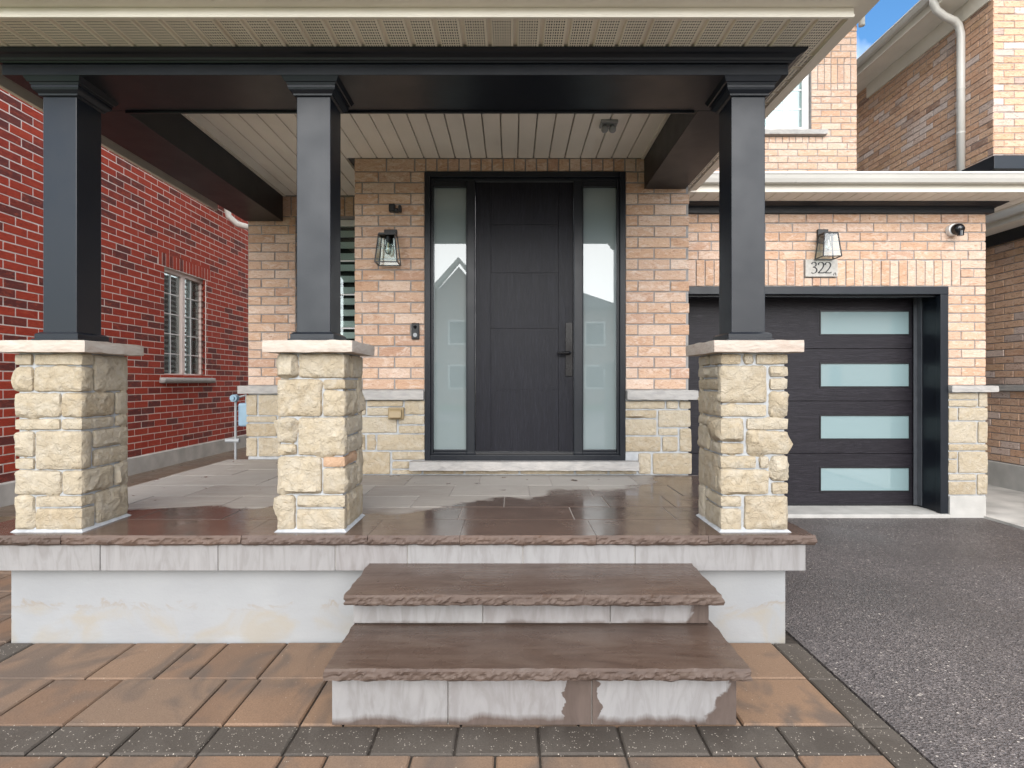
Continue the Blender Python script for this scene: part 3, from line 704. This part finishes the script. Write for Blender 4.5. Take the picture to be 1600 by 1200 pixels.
# front door
fd = DW + .035
f = MB()
def rectframe(mb, x0, x1, z0, z1, w, y0, y1, bot=True):
    mb.box(x0, x0 + w, y0, y1, z0, z1).box(x1 - w, x1, y0, y1, z0, z1).box(x0 + w, x1 - w, y0, y1, z1 - w, z1)
    if bot: mb.box(x0 + w, x1 - w, y0, y1, z0, z0 + w)
door = bpy.data.objects.new('entry_door', bpy.data.meshes.new('entry_door'))
rectframe(f, -.716, .932, .69, 3.064, .045, DW - .012, DW + .14); rectframe(f, -.671, .887, .735, 3.019, .022, DW + .012, DW + .14)
f.box(-.374, -.305, DW + .015, DW + .14, .735, 2.997).box(.512, .584, DW + .015, DW + .14, .735, 2.997)
f.box(-.649, -.374, DW + .02, DW + .14, 2.95, 2.997).box(.584, .865, DW + .02, DW + .14, 2.95, 2.997)
f.box(-.649, -.374, DW + .03, DW + .14, .757, .775).box(.584, .865, DW + .03, DW + .14, .757, .775)
for x in (-.378, -.312, .508, .580): f.box(x, x + .008, DW + .007, DW + .016, .735, 2.997)
dfm = f.build('entry_door', BLACK, house, .003)
dfm['label'] = 'black front door with two tall frosted sidelights'
# slab built of grooved panels
gx = [-.305, -.175, .385, .512]; gz = [.757, 1.27, 1.78, 2.24, 2.64, 2.997]
s_ = MB().box(-.302, .509, fd + .012, fd + .05, .76, 2.99); g = .0012
s_.box(-.302, gx[1] - g, fd, fd + .012, .76, 2.99).box(gx[2] + g, .509, fd, fd + .012, .76, 2.99)
for a, b in zip(gz, gz[1:]): s_.box(gx[1] + g, gx[2] - g, fd, fd + .012, max(a, .76) + g, min(b, 2.99) - g)
slab = s_.build('door_slab', DOOR, dfm)
box('threshold_plate', BLACKM, -.300, .507, DW - .0, DW + .03, .70, .752, dfm, .004)
for a, b in ((-.649, -.374), (.584, .865)): box('sidelight_glass', FROST, a, b, DW + .055, DW + .065, .775, 2.95, dfm)
h = MB().box(.443, .498, fd - .018, fd + .002, 1.385, 1.825).box(.458, .484, fd - .02, fd - .012, 1.64, 1.69)
h.tube([(.475, fd - .01, 1.575), (.475, fd - .055, 1.575), (.465, fd - .06, 1.575), (.37, fd - .06, 1.571)], [.014, .013, .013, .011], 10)
h.build('door_handle', paint('black_handle', (.004, .004, .005), .25, .02), dfm, .003)

# left window with blind
w = MB(); rectframe(w, -2.05, -1.31, 1.47, 2.965, .06, LW + .10, LW + .16)
wl = w.build('window', VINYL, house, .004)
box('pane', CLEAR, -1.99, -1.37, LW + .125, LW + .131, 1.53, 2.905, wl)
z = 1.55
while z < 2.88:
    MB().hexa([(-1.98, LW + .19, z), (-1.38, LW + .19, z), (-1.98, LW + .2, z - .002), (-1.38, LW + .2, z - .002), (-1.98, LW + .17, z + .06), (-1.38, LW + .17, z + .06), (-1.98, LW + .18, z + .062), (-1.38, LW + .18, z + .062)]).build('blind_slat', BLIND, wl); z += .115
for z in (1.87, 2.21, 2.55): box('muntin', VINYL, -1.99, -1.37, LW + .118, LW + .136, z, z + .014, wl)
box('room', ROOMD, -2.1, -1.31, LW + .28, LW + .3, 1.4, 3.0, wl)
# upper window
w = MB(); rectframe(w, 2.45, 4.03, 4.71, 6.35, .085, 7.56, 7.64)
wu = w.build('window', VINYL, house, .004)
box('pane', CLEAR, 2.535, 3.945, 7.60, 7.606, 4.795, 6.265, wu)
mn = MB()
for k in range(1, 6): x = 2.535 + 1.41 * k / 6; mn.box(x - .008, x + .008, 7.594, 7.612, 4.795, 6.265)
for k in range(1, 6): z = 4.795 + .26 * k; mn.box(2.535, 3.945, 7.595, 7.611, z - .008, z + .008)
mn.build('muntin', VINYL, wu)
cu = MB(); n = 120; vs = [(2.5 + 1.5 * i / n, 7.72 + .02 * math.sin(i * .9) + .012 * math.sin(i * .37), z) for z in (4.7, 6.35) for i in range(n + 1)]
cu.add(vs, [(i, i + 1, n + 2 + i, n + 1 + i) for i in range(n)]).build('curtain', CURT, wu, smooth=True)

# garage door
gd = MB()
gd.box(1.5, 4.305, GW - .012, GW + .05, 2.20, 2.277).box(4.225, 4.302, GW - .012, GW + .05, .035, 2.20)
gd.box(1.5, 4.225, GW + .05, GW + .10, 2.18, 2.262).box(4.245, 4.30, GW + .05, GW + .38, .035, 2.27).box(1.5, 4.245, GW + .10, GW + .33, 2.235, 2.27)
gfr = gd.build('garage_door', BLACK, house, .004); gfr['label'] = 'black woodgrain garage door with four frosted lights'
gy = 5.85; pz = [.04, .585, 1.135, 1.685, 2.235]
for k in range(4):
    a, b = pz[k], pz[k + 1]; wz = (.184 + .548 * k, .439 + .548 * k); p = MB(); e = .003
    p.box(1.5, 3.234, gy, gy + .045, a + e, b - e).box(4.18, 4.29, gy, gy + .045, a + e, b - e).box(3.234, 4.18, gy, gy + .045, a + e, wz[0]).box(3.234, 4.18, gy, gy + .045, wz[1], b - e)
    p.build('door_panel', GDOOR, gfr)
    fr = MB(); rectframe(fr, 3.230, 4.184, wz[0] - .004, wz[1] + .004, .014, gy - .006, gy + .01); fr.build('light_frame', BLACKM, gfr)
    box('light_pane', FROSTG, 3.243, 4.171, gy + .004, gy + .012, wz[0] + .009, wz[1] - .009, gfr)
box('panel_backing', ROOMD, 1.5, 4.29, gy + .05, gy + .06, .04, 2.3, gfr)
tr = MB().box(4.20, 4.243, gy - .03, gy - .022, .05, 2.23).box(4.235, 4.243, gy - .09, gy - .022, .05, 2.23)
for k in range(16): tr.tube([(4.222, gy - .031, .12 + k * .135), (4.222, gy - .036, .12 + k * .135)], .006, 8)
tr.build('door_track', plain('dark_track_metal', (.075, .08, .09), .45, .5, .1, 10), gfr)
box('bottom_seal', BLACKM, 1.5, 4.24, gy - .004, gy + .04, .035, .055, gfr)

# garage frieze, crown, eave, roof
MB().box(1.47, 4.74, GW - .03, GW + .01, 2.998, 3.045).box(4.685, 4.74, GW + .01, 9, 2.998, 3.045).build('black_frieze', BLACK, house)
MB().sweep([(1.47, GW - .005), (4.72, GW - .005), (4.72, 9)], [(0, 3.0455), (.03, 3.0455), (.035, 3.053), (.055, 3.058), (.085, 3.075), (.10, 3.083), (.10, 3.0885), (0, 3.0885)]).build('black_crown', BLACK, house)
def planks(parent, x0, x1, ya, yb, z, mat, name='soffit_panel', w=.127, ycut=None):
    n = round((x1 - x0) / w); w = (x1 - x0) / n; cache = {}
    for i in range(n):
        yy = yb if not ycut else ycut(x0 + (i + .5) * w)
        y0 = ya if not callable(ya) else ya(x0 + (i + .5) * w)
        k = (round(yy, 3), round(y0, 3))
        if k not in cache:
            gw = .026 if 'perf' in mat.name else .014; prof = [(0, .0), (w - gw, 0), (w - gw + .003, .013), (w - .006, .013), (w - .0035, .001), (w - .0006, .001), (w - .0006, .017), (0, .017)]
            q = MB().prism(prof, 0, yy - y0, 'y'); me = bpy.data.meshes.new(name); me.from_pydata(q.v, [], q.f)
            b = bmesh.new(); b.from_mesh(me); bmesh.ops.recalc_face_normals(b, faces=b.faces); b.to_mesh(me); b.free(); me.materials.append(mat); cache[k] = me
        link(bpy.data.objects.new(name, cache[k]), parent, (x0 + i * w, y0, z))
eave = thing('garage_eave', (3.3, 5.3, 3.09), 'pale gutter and soffit running above the garage door', 'gutter')
planks(eave, 1.58, 4.98, 5.14, GW, 3.089, SOF)
box('side_soffit', SOF, 4.74, 4.98, GW + .01, 9, 3.0895, 3.105, eave)
ep = [(1.56, 5.14), (4.98, 5.14), (4.98, 9)]
MB().sweep(ep, [(0, 3.083), (.016, 3.083), (.018, 3.095), (.012, 3.098), (.012, 3.17), (0, 3.17)]).build('fascia', GUTB, eave)
GP = lambda o, z: [(o, z + .01), (o + .012, z), (o + .07, z), (o + .088, z + .03), (o + .10, z + .06), (o + .108, z + .068), (o + .108, z + .085), (o + .098, z + .085), (o + .085, z + .05), (o + .01, z + .03), (o, z + .085)]
MB().sweep(ep, GP(.0125, 3.15)).build('gutter', GUTW, eave)
MB().add([(1.3, 5.1, 3.2), (4.99, 5.1, 3.2), (4.99, 7.6, 4.02), (1.3, 7.6, 4.02), (1.3, 5.1, 3.17), (4.99, 5.1, 3.17), (4.99, 7.6, 3.99), (1.3, 7.6, 3.99)], [(0, 1, 2, 3), (7, 6, 5, 4), (0, 4, 5, 1), (1, 5, 6, 2), (2, 6, 7, 3), (3, 7, 4, 0)]).build('lower_roof', ROOF, house)
# main eave of the upper storey
MB().sweep([(-3.0, 5.2), (1.9, 5.2), (1.9, 7.1), (5.0, 7.1), (5.0, 13)], [(-.5, 6.9), (0, 6.9), (0, 7.0), (.1, 7.02), (.1, 7.12), (-.5, 7.12)]).build('upper_eave', GUTB, house)
MB().add([(-3, 5.2, 7.1), (5, 5.2, 7.1), (5, 13, 7.1), (-3, 13, 7.1), (1, 9, 9.5)], [(0, 1, 4), (1, 2, 4), (2, 3, 4), (3, 0, 4)]).build('upper_roof', ROOF, house)
MB().tube([(4.9, 7.1, 6.9), (4.9, 7.2, 6.75), (4.68, 7.45, 6.5), (4.68, 7.45, 6.1)], .04, 10).build('downspout', GUTW, house, smooth=True)

# ------------------------------------------------------------------ porch roof
BZ, BF, BBK = 2.92, 2.87, 3.25
XL, XR = -2.63, 1.425
pr = thing('porch_roof', (-.6, 3.6, BZ), 'porch roof with black beams, beige soffits and gutter over the entrance', 'roof')
MB().box(XL, XR, BF, BBK, BZ, 2.976).box(XL, XR, BF + .02, BBK, 2.976, 3.176).build('front_beam', BLACK, pr, .003)
box('front_beam_lip', BLACK, XL + .37, XR - .36, BBK + .001, BBK + .014, BZ - .012, BZ + .05, pr, .003)
b_ = MB().box(1.085, XR, BBK + .002, DW - .006, BZ - .0, 3.176); b_.build('side_beam', BLACK, pr, .003)
MB().box(XL, -2.26, BBK + .002, LW - .006, BZ, 3.176).build('side_beam', BLACK, pr, .003)
SZ = 3.026
bp = [(XL, LW - .01), (XL, BF), (XR, BF), (XR, DW - .01)]
MB().sweep(bp, [(-.02, 2.9765), (.012, 2.9765), (.016, 2.983), (.022, 2.986), (.026, 2.995), (.040, 3.003), (.056, 3.008), (.066, 3.016), (.068, SZ - .0005), (-.02, SZ - .0005)]).build('crown_moulding', BLACK, pr)
EF, EL, ER = 2.578, -2.9, 1.56
planks(pr, EL, ER, EF, BF + .01, SZ, SOFP)
side = soffit('perforated_side_soffit', (.66, .60, .49), True)
for k in range(17):
    q = MB().prism([(0, 0), (.101, 0), (.104, .013), (.121, .013), (.1235, .001), (.1264, .001), (.1264, .017), (0, .017)], 0, ER - XR + .0, 'y')
    if k == 0:
        me_s = bpy.data.meshes.new('soffit_panel'); me_s.from_pydata(q.v, [], q.f); me_s.materials.append(SOFP)
    o = link(bpy.data.objects.new('soffit_panel', me_s), pr, (ER, BF + .012 + k * .127, SZ + .0005)); o.rotation_euler[2] = R(90)
pe = [(EL, LW - .02), (EL, EF), (ER, EF), (ER, 5.02)]
MB().sweep(pe, [(-.002, SZ - .008), (.014, SZ - .008), (.018, SZ), (.014, SZ + .006), (.014, SZ + .036), (-.002, SZ + .036)]).build('fascia', GUTB, pr)
MB().sweep(pe, [(-.002, SZ + .0365), (.016, SZ + .0365), (.03, SZ + .034), (.10, SZ + .034), (.112, SZ + .05), (.125, SZ + .12), (.125, SZ + .15), (-.002, SZ + .15)]).build('gutter', GUTB, pr)
MB().add([(EL - .1, EF - .1, 3.19), (ER + .1, EF - .1, 3.19), (ER + .1, 5.6, 3.19), (EL - .1, 5.6, 3.19), (EL + 1, 5.6, 4.2), (ER - 1, 5.6, 4.2)], [(0, 1, 5, 4), (1, 2, 5), (3, 0, 4), (0, 3, 2, 1), (2, 3, 4, 5)]).build('shingles', ROOF, pr)
CZ = 3.177
planks(pr, -2.26, 1.085, BBK + .001, DW - .002, CZ, SOF, 'ceiling_panel', ycut=lambda x: LW - .002 if x < -1.30 else DW - .002)
MB().box(-2.258, -2.235, BBK + .016, LW - .004, CZ - .012, CZ - .0005).box(1.062, 1.083, BBK + .016, DW - .004, CZ - .012, CZ - .0005).build('ceiling_trim', GUTB, pr)
box('roof_deck', GUTB, EL, ER, EF + .02, 5.5, CZ + .0175, CZ + .03, pr)

# ------------------------------------------------------------------ fittings
def lantern(cx, wall, zt, label):
    t = thing('wall_lantern', (cx, wall, zt), label, 'lantern', 'black box lanterns')
    yb, yf = wall - .035, wall - .18; a, b = .064, .088; z1, z0 = zt - .075, zt - .30
    MB().box(cx - .052, cx + .052, wall - .022, wall + .004, zt - .14, zt).box(cx - .03, cx + .03, wall - .11, wall - .022, zt - .075, zt - .045).build('back_plate', BLACKM, t, .004)
    f = MB(); r = .006; ym, hm = (yb + yf) / 2, (yb - yf) / 2
    top = [(cx - a, ym - hm * .72, z1), (cx + a, ym - hm * .72, z1), (cx + a, ym + hm * .72, z1), (cx - a, ym + hm * .72, z1)]
    bot = [(cx - b, yf, z0), (cx + b, yf, z0), (cx + b, yb, z0), (cx - b, yb, z0)]
    for i in range(4):
        j = (i + 1) % 4
        f.tube([top[i], bot[i]], r, 4); f.tube([top[i], top[j]], r, 4); f.tube([bot[i], bot[j]], r, 4)
    f.box(cx - a, cx + a, ym - hm * .72, ym + hm * .72, z1, z1 + .012)
    f.tube([(cx, ym, z1), (cx, ym, z1 - .05)], .018, 12)
    f.build('lantern_frame', BLACKM, t)
    for i in range(4):
        j = (i + 1) % 4; MB().add([top[i], top[j], bot[j], bot[i]], [(0, 1, 2, 3)]).build('lantern_pane', LGLASS, t)
    MB().tube([(cx, ym, z1 - .045), (cx, ym, z1 - .06), (cx, ym, z1 - .085), (cx, ym, z1 - .115), (cx, ym, z1 - .14), (cx, ym, z1 - .152)], [.012, .014, .024, .028, .02, .004], 14).build('bulb', BULB, t, smooth=True)
    MB().tube([(cx, ym, z1 - .06), (cx, ym, z1 - .12)], .005, 6).build('filament', FIL, t)
lantern(-.995, DW - .004, 2.585, 'black glass box lantern on the brick wall left of the front door')
lantern(3.06, GW - .004, 2.838, 'black glass box lantern above the garage and the house number')
# house number plaque
t = thing('number_plaque', (3.048, GW, 2.369), 'pale stone plaque reading 322 under the garage lantern', 'sign')
box('plaque_plate', PLAQ, 2.888, 3.207, GW - .022, GW + .02, 2.371, 2.541, t, .004)
def stroke(mb, pts, y, pen=(.0125, .0042), sharp=0):
    P = []
    for i in range(len(pts) - 1):                 # Catmull-Rom smoothing
        p0, p1, p2, p3 = (Vector(pts[max(i - 1, 0)]), Vector(pts[i]), Vector(pts[i + 1]), Vector(pts[min(i + 2, len(pts) - 1)]))
        for s in range(8):
            u = s / 8; P.append(.5 * ((2 * p1) + (p2 - p0) * u + (2 * p0 - 5 * p1 + 4 * p2 - p3) * u * u + (3 * p1 - p0 - 3 * p2 + p3) * u ** 3))
    P.append(Vector(pts[-1])); n = len(P); vs = []
    for i in range(n):
        tt = (P[min(i + 1, n - 1)] - P[max(i - 1, 0)]).normalized(); nn = Vector((-tt.y, tt.x))
        wd = (pen[1] + (pen[0] - pen[1]) * abs(tt.y) ** 1.3) / 2
        for sg in (1, -1): q = P[i] + nn * wd * sg; vs.append((q.x, y, q.y)); vs.append((q.x, y + .004, q.y))
    fs = []
    for i in range(n - 1):
        a, b = i * 4, (i + 1) * 4; fs += [(a, b, b + 2, a + 2), (a + 1, a + 3, b + 3, b + 1), (a, a + 1, b + 1, b), (a + 2, b + 2, b + 3, a + 3)]
    mb.add(vs, fs)
two = [(.06, .76), (.12, .93), (.30, 1.0), (.48, .92), (.55, .74), (.47, .52), (.27, .26), (.05, .03)]
three = [(.07, .83), (.16, .95), (.31, 1.0), (.45, .93), (.49, .78), (.42, .64), (.24, .55), (.42, .50), (.54, .36), (.53, .18), (.40, .04), (.22, -.01), (.05, .05)]
for i, gl in enumerate((three, two, two)):
    mb = MB(); sc = .108; ox, oz = 2.938 + i * .068, 2.405
    stroke(mb, [(ox + p * sc, oz + q * sc) for p, q in gl], GW - .0265)
    if gl is two: stroke(mb, [(ox + .045 * sc, oz + .03 * sc), (ox + .3 * sc, oz + .03 * sc), (ox + .54 * sc, oz + .03 * sc), (ox + .60 * sc, oz + .12 * sc)], GW - .0265, (.009, .0085))
    mb.build('numeral', BLACKM, t)
mb = MB(); sc = .034; ox, oz = 3.162, 2.385
stroke(mb, [(ox, oz), (ox + .15 * sc, oz + .5 * sc), (ox + .45 * sc, oz + .72 * sc), (ox + .66 * sc, oz + .5 * sc), (ox + .66 * sc, oz), (ox + .8 * sc, oz + .03 * sc)], GW - .0265, (.005, .003)); mb.build('numeral', BLACKM, t)
# garage camera
t = thing('security_camera', (4.35, GW, 2.76), 'small white and black dome camera high on the garage wall', 'camera')
MB().tube([(4.335, GW, 2.83), (4.335, GW - .045, 2.83), (4.335, GW - .05, 2.83)], [.056, .056, .045], 20).build('mount', VINYL, t)
MB().tube([(4.345, GW - .045, 2.825), (4.345, GW - .06, 2.825), (4.345, GW - .1, 2.822), (4.345, GW - .125, 2.82)], [.05, .056, .05, .03], 20).build('dome', LENS, t, smooth=True)
MB().tube([(4.35, GW - .10, 2.80), (4.35, GW - .10, 2.755)], .028, 16).build('lens_barrel', LENS, t)
# bracket above lantern
MB().box(-1.005, -.955, DW - .05, DW, 2.725, 2.79).box(-.965, -.915, DW - .065, DW - .02, 2.715, 2.745).box(-.925, -.90, DW - .07, DW - .02, 2.715, 2.775).tube([(-.98, DW - .05, 2.752), (-.955, DW - .075, 2.735)], .018, 10)
m = MB().box(-1.005, -.955, DW - .05, DW, 2.725, 2.79).box(-.958, -.925, DW - .062, DW - .02, 2.715, 2.748).box(-.925, -.90, DW - .066, DW - .024, 2.718, 2.772)
tag(m.build('camera_bracket', BLACKM, None, .008), 'empty black camera bracket on the brick above the porch lantern', 'bracket')
# doorbell
t = thing('doorbell', (-.792, DW, 1.70), 'slim black video doorbell on the brick beside the door', 'doorbell')
box('doorbell_body', BLACKM, -.823, -.760, DW - .028, DW + .004, 1.685, 1.818, t, .006)
MB().tube([(-.792, DW - .028, 1.785), (-.792, DW - .032, 1.785)], .014, 16).build('doorbell_lens', LENS, t)
MB().tube([(-.792, DW - .028, 1.72), (-.792, DW - .031, 1.72)], .017, 16).build('doorbell_button', GREYM, t)
# outlet cover
t = thing('outlet_cover', (-.948, DW - .02, 1.03), 'beige weatherproof outlet cover on the cream stone', 'outlet')
box('cover_plate', BEIGEP, -1.012, -.885, DW - .04, DW + .004, 1.03, 1.128, t, .006)
MB().hexa([(-1.0, DW - .085, 1.045), (-.898, DW - .085, 1.045), (-1.0, DW - .041, 1.04), (-.898, DW - .041, 1.04), (-1.0, DW - .07, 1.10), (-.898, DW - .07, 1.10), (-1.0, DW - .041, 1.12), (-.898, DW - .041, 1.12)]).build('cover_flap', BEIGEP, t, .006)
# ceiling flood light
t = thing('ceiling_fixture', (.68, 3.95, 3.11), 'small grey twin-head fixture on the porch ceiling', 'light fixture')
box('fixture_plate', GREYM, .625, .745, 3.90, 4.0, CZ - .022, CZ - .0005, t, .004)
for x in (.655, .71): MB().tube([(x, 3.95, CZ - .02), (x, 3.945, CZ - .04), (x, 3.93, CZ - .058), (x, 3.915, CZ - .068)], [.012, .022, .026, .022], 14).build('fixture_head', GREYM, t, smooth=True)
# gas service at the house corner
t = thing('gas_meter', (-2.78, 5.75, .57), 'blue grey gas regulator and meter at the house corner', 'gas meter')
MB().tube([(-2.83, 5.70, 1.17), (-2.83, 5.65, 1.17)], [.040, .036], 18).tube([(-2.83, 5.655, 1.17), (-2.83, 5.63, 1.17)], .018, 12).build('regulator', BLUEM, t)
MB().tube([(-2.83, 5.70, 1.15), (-2.83, 5.70, .55), (-2.83, 5.70, .17)], .013, 10).tube([(-2.93, 5.70, .735), (-2.79, 5.70, .735)], .022, 10).tube([(-2.83, 5.72, 1.17), (-2.73, 5.72, 1.2), (-2.73, 5.72, 1.1)], .014, 10).build('pipe', GREYM, t)
MB().box(-2.79, -2.64, 5.66, 5.80, .88, 1.12).build('meter_body', BLUEM, t, .02)

# ------------------------------------------------------------------ red brick neighbour
RX = -4.9
red = thing('red_brick_house', (-6.5, 9, 0), 'red and charcoal brick house side wall with white mortar at left', 'house')
wh = (7.85, 8.92, 1.40, 2.96)
m = MB(); core(m, 'right', RX, 3.6, 15, .36, 8.0, [wh], rec=.0035); m.build('wall', MORT_W, red)
rects = courses(3.6, 14.2, .36, .36 + 29 * .0897 - .0, [wh], ph=.1)
zt = .36 + 29 * .0897
sb = soldiers(7.72, 9.05, zt, zt + .205, .083)
rects += courses(3.6, 14.2, zt, zt + 30 * .0897, [(7.72, 9.05, zt, zt + .18)], ph=.35) + sb
lay(red, RED, [('right', RX, rects)], 300, .0145)
for k in range(17):
    o = bpy.data.objects.new('brick', brick_meshes(RED)[k % 6]); link(o, red, (RX - .01, 8.914, 1.45 + k * .0897)); o.rotation_euler[2] = R(180); o.scale[0] = .4; o.scale[2] = .97
tag(box('footing', CONC, RX - .3, RX + .03, 3.6, 15, 0, .36, red, .01))
w = MB(); y0 = RX - .10
def sframe(mb, ya, yb, z0, z1, wd, xa, xb):
    mb.box(xa, xb, ya, ya + wd, z0, z1).box(xa, xb, yb - wd, yb, z0, z1).box(xa, xb, ya + wd, yb - wd, z1 - wd, z1).box(xa, xb, ya + wd, yb - wd, z0, z0 + wd)
sframe(w, 7.85, 8.92, 1.40, 2.96, .055, RX - .12, RX - .05); w.box(RX - .12, RX - .045, 8.35, 8.42, 1.455, 2.905)
rw = w.build('window', VINYLP, red, .004)
mt = MB()
for a, b in ((7.905, 8.35), (8.42, 8.865)):
    box('pane', CLEAR, RX - .095, RX - .09, a, b, 1.455, 2.905, rw)
    mt.box(RX - .1, RX - .084, (a + b) / 2 - .007, (a + b) / 2 + .007, 1.455, 2.905)
    for k in range(1, 5): z = 1.455 + .29 * k; mt.box(RX - .099, RX - .085, a, b, z - .007, z + .007)
mt.build('muntin', VINYL, rw)
z = 1.5
while z < 2.88:
    for a, b in ((7.92, 8.33), (8.44, 8.66)): MB().hexa([(RX - .17, a, z), (RX - .12, a, z - .03), (RX - .17, b, z), (RX - .12, b, z - .03), (RX - .165, a, z + .01), (RX - .115, a, z - .02), (RX - .165, b, z + .01), (RX - .115, b, z - .02)]).build('shutter_slat', BLIND, rw)
    z += .075
box('shutter_stile', BLIND, RX - .17, RX - .12, 8.66, 8.87, 1.45, 2.92, rw)
box('room', ROOMD, RX - .5, RX - .48, 7.7, 9.1, 1.3, 3.0, rw)
m = MB(); rock(m, RX - .1, RX + .07, 7.74, 9.08, 1.315, 1.395, 6, .004, .04, .006); m.build('window_sill', SILL, red, smooth=True)
MB().tube([(RX + .06, 9.45, 4.6), (RX + .06, 9.45, 4.30), (RX + .08, 9.47, 4.15), (RX + .18, 9.55, 4.04), (RX + .5, 9.75, 3.98), (RX + .75, 9.9, 3.95)], .05, 12).build('downspout', GUTW, red, smooth=True)
box('roof', ROOF, RX - 6, RX + .35, 3.0, 15.4, 8.0, 8.3, red)

# ------------------------------------------------------------------ tan neighbour at right
NX, NF = 6.14, 7.1
nb = thing('neighbour_house', (8, 10, 0), 'blended tan brick neighbour house with white downspout at right', 'house')
m = MB(); core(m, 'left', NX, -14, -NF - .02, 3.5, 6.45, []); core(m, 'front', NF, NX + .01, 9, 3.5, 8, []); core(m, 'left', NX + .001, -14, -3.5, .3, 3.5, []); m.build('wall', MORT_G, nb)
lay(nb, PALE, [('left', NX, courses(-13.2, -NF, 4.15, 6.45, ch=.0885) + courses(-13.2, -4.2, 1.30, 3.4, ph=.4) + courses(-13.2, -4.2, .33, 1.22, ph=.2)), ('front', NF, courses(NX, 8.2, 4.15, 7.9, ph=.5))], 300)
box('stone_band', SILL, NX - .05, NX + .02, 4.0, 13.4, 1.225, 1.295, nb, .005)
box('footing', CONCW, NX - .04, NX + .2, 3.8, 13.4, 0, .325, nb, .01)
box('black_trim', BLACK, NX - .07, 9, NF - .09, NF + .5, 4.02, 4.19, nb, .004)
box('black_trim', BLACK, NX - .05, NX + .01, 4.2, NF + .9, 3.06, 3.2, nb, .004)
MB().box(5.76, NX - .001, NF - .05, 14, 6.44, 6.455).build('soffit', SOF, nb)
box('frieze_board', GUTB, NX - .03, NX - .001, NF + .02, 9.6, 6.22, 6.4385, nb)
MB().sweep([(5.76, 14), (5.76, NF - .06)], [(0, 6.42), (.02, 6.42), (.02, 6.60), (0, 6.60)]).build('fascia', GUTB, nb)
MB().sweep([(5.76, 14), (5.76, NF - .12)], GP(.021, 6.52)).build('gutter', GUTW, nb)
MB().add([(5.66, NF - .1, 6.62), (5.66, 14, 6.62), (9, 14, 8.2), (9, NF - .1, 8.2), (5.66, NF - .1, 6.58), (5.66, 14, 6.58), (9, 14, 8.16), (9, NF - .1, 8.16)], [(0, 1, 2, 3), (7, 6, 5, 4), (0, 4, 5, 1), (3, 2, 6, 7), (0, 3, 7, 4), (1, 5, 6, 2)]).build('roof', ROOF, nb)
dx = NX - .045
MB().tube([(5.70, 7.53, 6.56), (5.70, 7.53, 6.46), (5.74, 7.53, 6.36), (5.86, 7.54, 6.28), (6.0, 7.55, 6.23), (dx - .03, 7.56, 6.17), (dx, 7.56, 6.05), (dx, 7.56, 5.5), (dx, 7.56, 4.1)], [.048] * 9, 14).build('downspout', GUTW, nb, smooth=True)
MB().tube([(dx, 7.56, 5.32), (dx, 7.56, 5.30)], .052, 14).tube([(dx, 7.56, 4.72), (dx, 7.56, 4.70)], .052, 14).build('downspout_joint', GUTW, nb)
MB().add([(5.72, 4.2, 3.36), (5.72, 9, 3.36), (NX + .05, 9, 3.5), (NX + .05, 4.2, 3.5), (5.72, 4.2, 3.30), (5.72, 9, 3.30), (NX, 9, 3.30), (NX, 4.2, 3.30)], [(0, 1, 2, 3), (7, 6, 5, 4), (0, 4, 5, 1), (3, 2, 6, 7), (0, 3, 7, 4), (1, 5, 6, 2)]).build('lower_roof', ROOF, nb)
box('lower_soffit', SOF, 5.80, NX - .052, 4.2, 8.9, 3.20, 3.21, nb)
MB().sweep([(5.80, 8.9), (5.80, 4.2)], [(0, 3.19), (.014, 3.19), (.014, 3.29), (0, 3.29)]).build('lower_fascia', GUTB, nb)
MB().sweep([(5.80, 8.9), (5.80, 4.2)], GP(.0145, 3.25)).build('lower_gutter', GUTW, nb)

# ------------------------------------------------------------------ houses across the street (seen mirrored in the door glass)
def far_house(cx, cy, gable_dx, label):
    t = thing('street_house', (cx, cy, 0), label, 'house', 'houses across the street')
    box('wall', plain('far_brick', (.33, .22, .18), .9, .2, .15, 2) if 'far_brick' not in bpy.data.materials else bpy.data.materials['far_brick'], cx - 5.5, cx + 5.5, cy - 9, cy, 0, 5.6, t)
    MB().add([(cx - 5.9, cy + .4, 5.6), (cx + 5.9, cy + .4, 5.6), (cx + 5.9, cy - 9.4, 5.6), (cx - 5.9, cy - 9.4, 5.6), (cx - 2.6, cy - 4, 7.6), (cx + 2.6, cy - 4, 7.6)], [(0, 1, 5, 4), (1, 2, 5), (2, 3, 4, 5), (3, 0, 4), (3, 2, 1, 0)]).build('roof', ROOF, t)
    gx_ = cx + gable_dx
    MB().prism([(gx_ - 1.9, 0), (gx_ + 1.9, 0), (gx_ + 1.9, 5.7), (gx_, 7.8), (gx_ - 1.9, 5.7)], cy, cy + .9, 'y').build('gable_bay', bpy.data.materials['far_brick'], t)
    for s in (-1, 1): MB().prism([(gx_ + s * 2.2, 5.4), (gx_, 8.05), (gx_, 8.3), (gx_ + s * 2.45, 5.6)], cy + .5, cy + 1.15, 'y').build('gable_trim', GUTW, t)
    for x, z in ((gx_ - .6, 3.4), (cx - gable_dx, 3.4), (cx - gable_dx, .9), (gx_ - .6, .9)):
        yy = cy + .9 if abs(x - gx_) < 1.9 else cy
        o = box('window', VINYL, x, x + 1.2, yy, yy + .06, z, z + 1.4, t); box('pane', LENS, x + .1, x + 1.1, yy + .06, yy + .07, z + .1, z + 1.3, o)
    box('door', DOOR, gx_ - .5 + 2.6, gx_ + .5 + 2.6, cy, cy + .06, .1, 2.3, t)
far_house(.6, -23, -3.6, 'house across the street mirrored in the door sidelights')
far_house(21.0, -23, -3.6, 'house across the street mirrored in the garage lights')
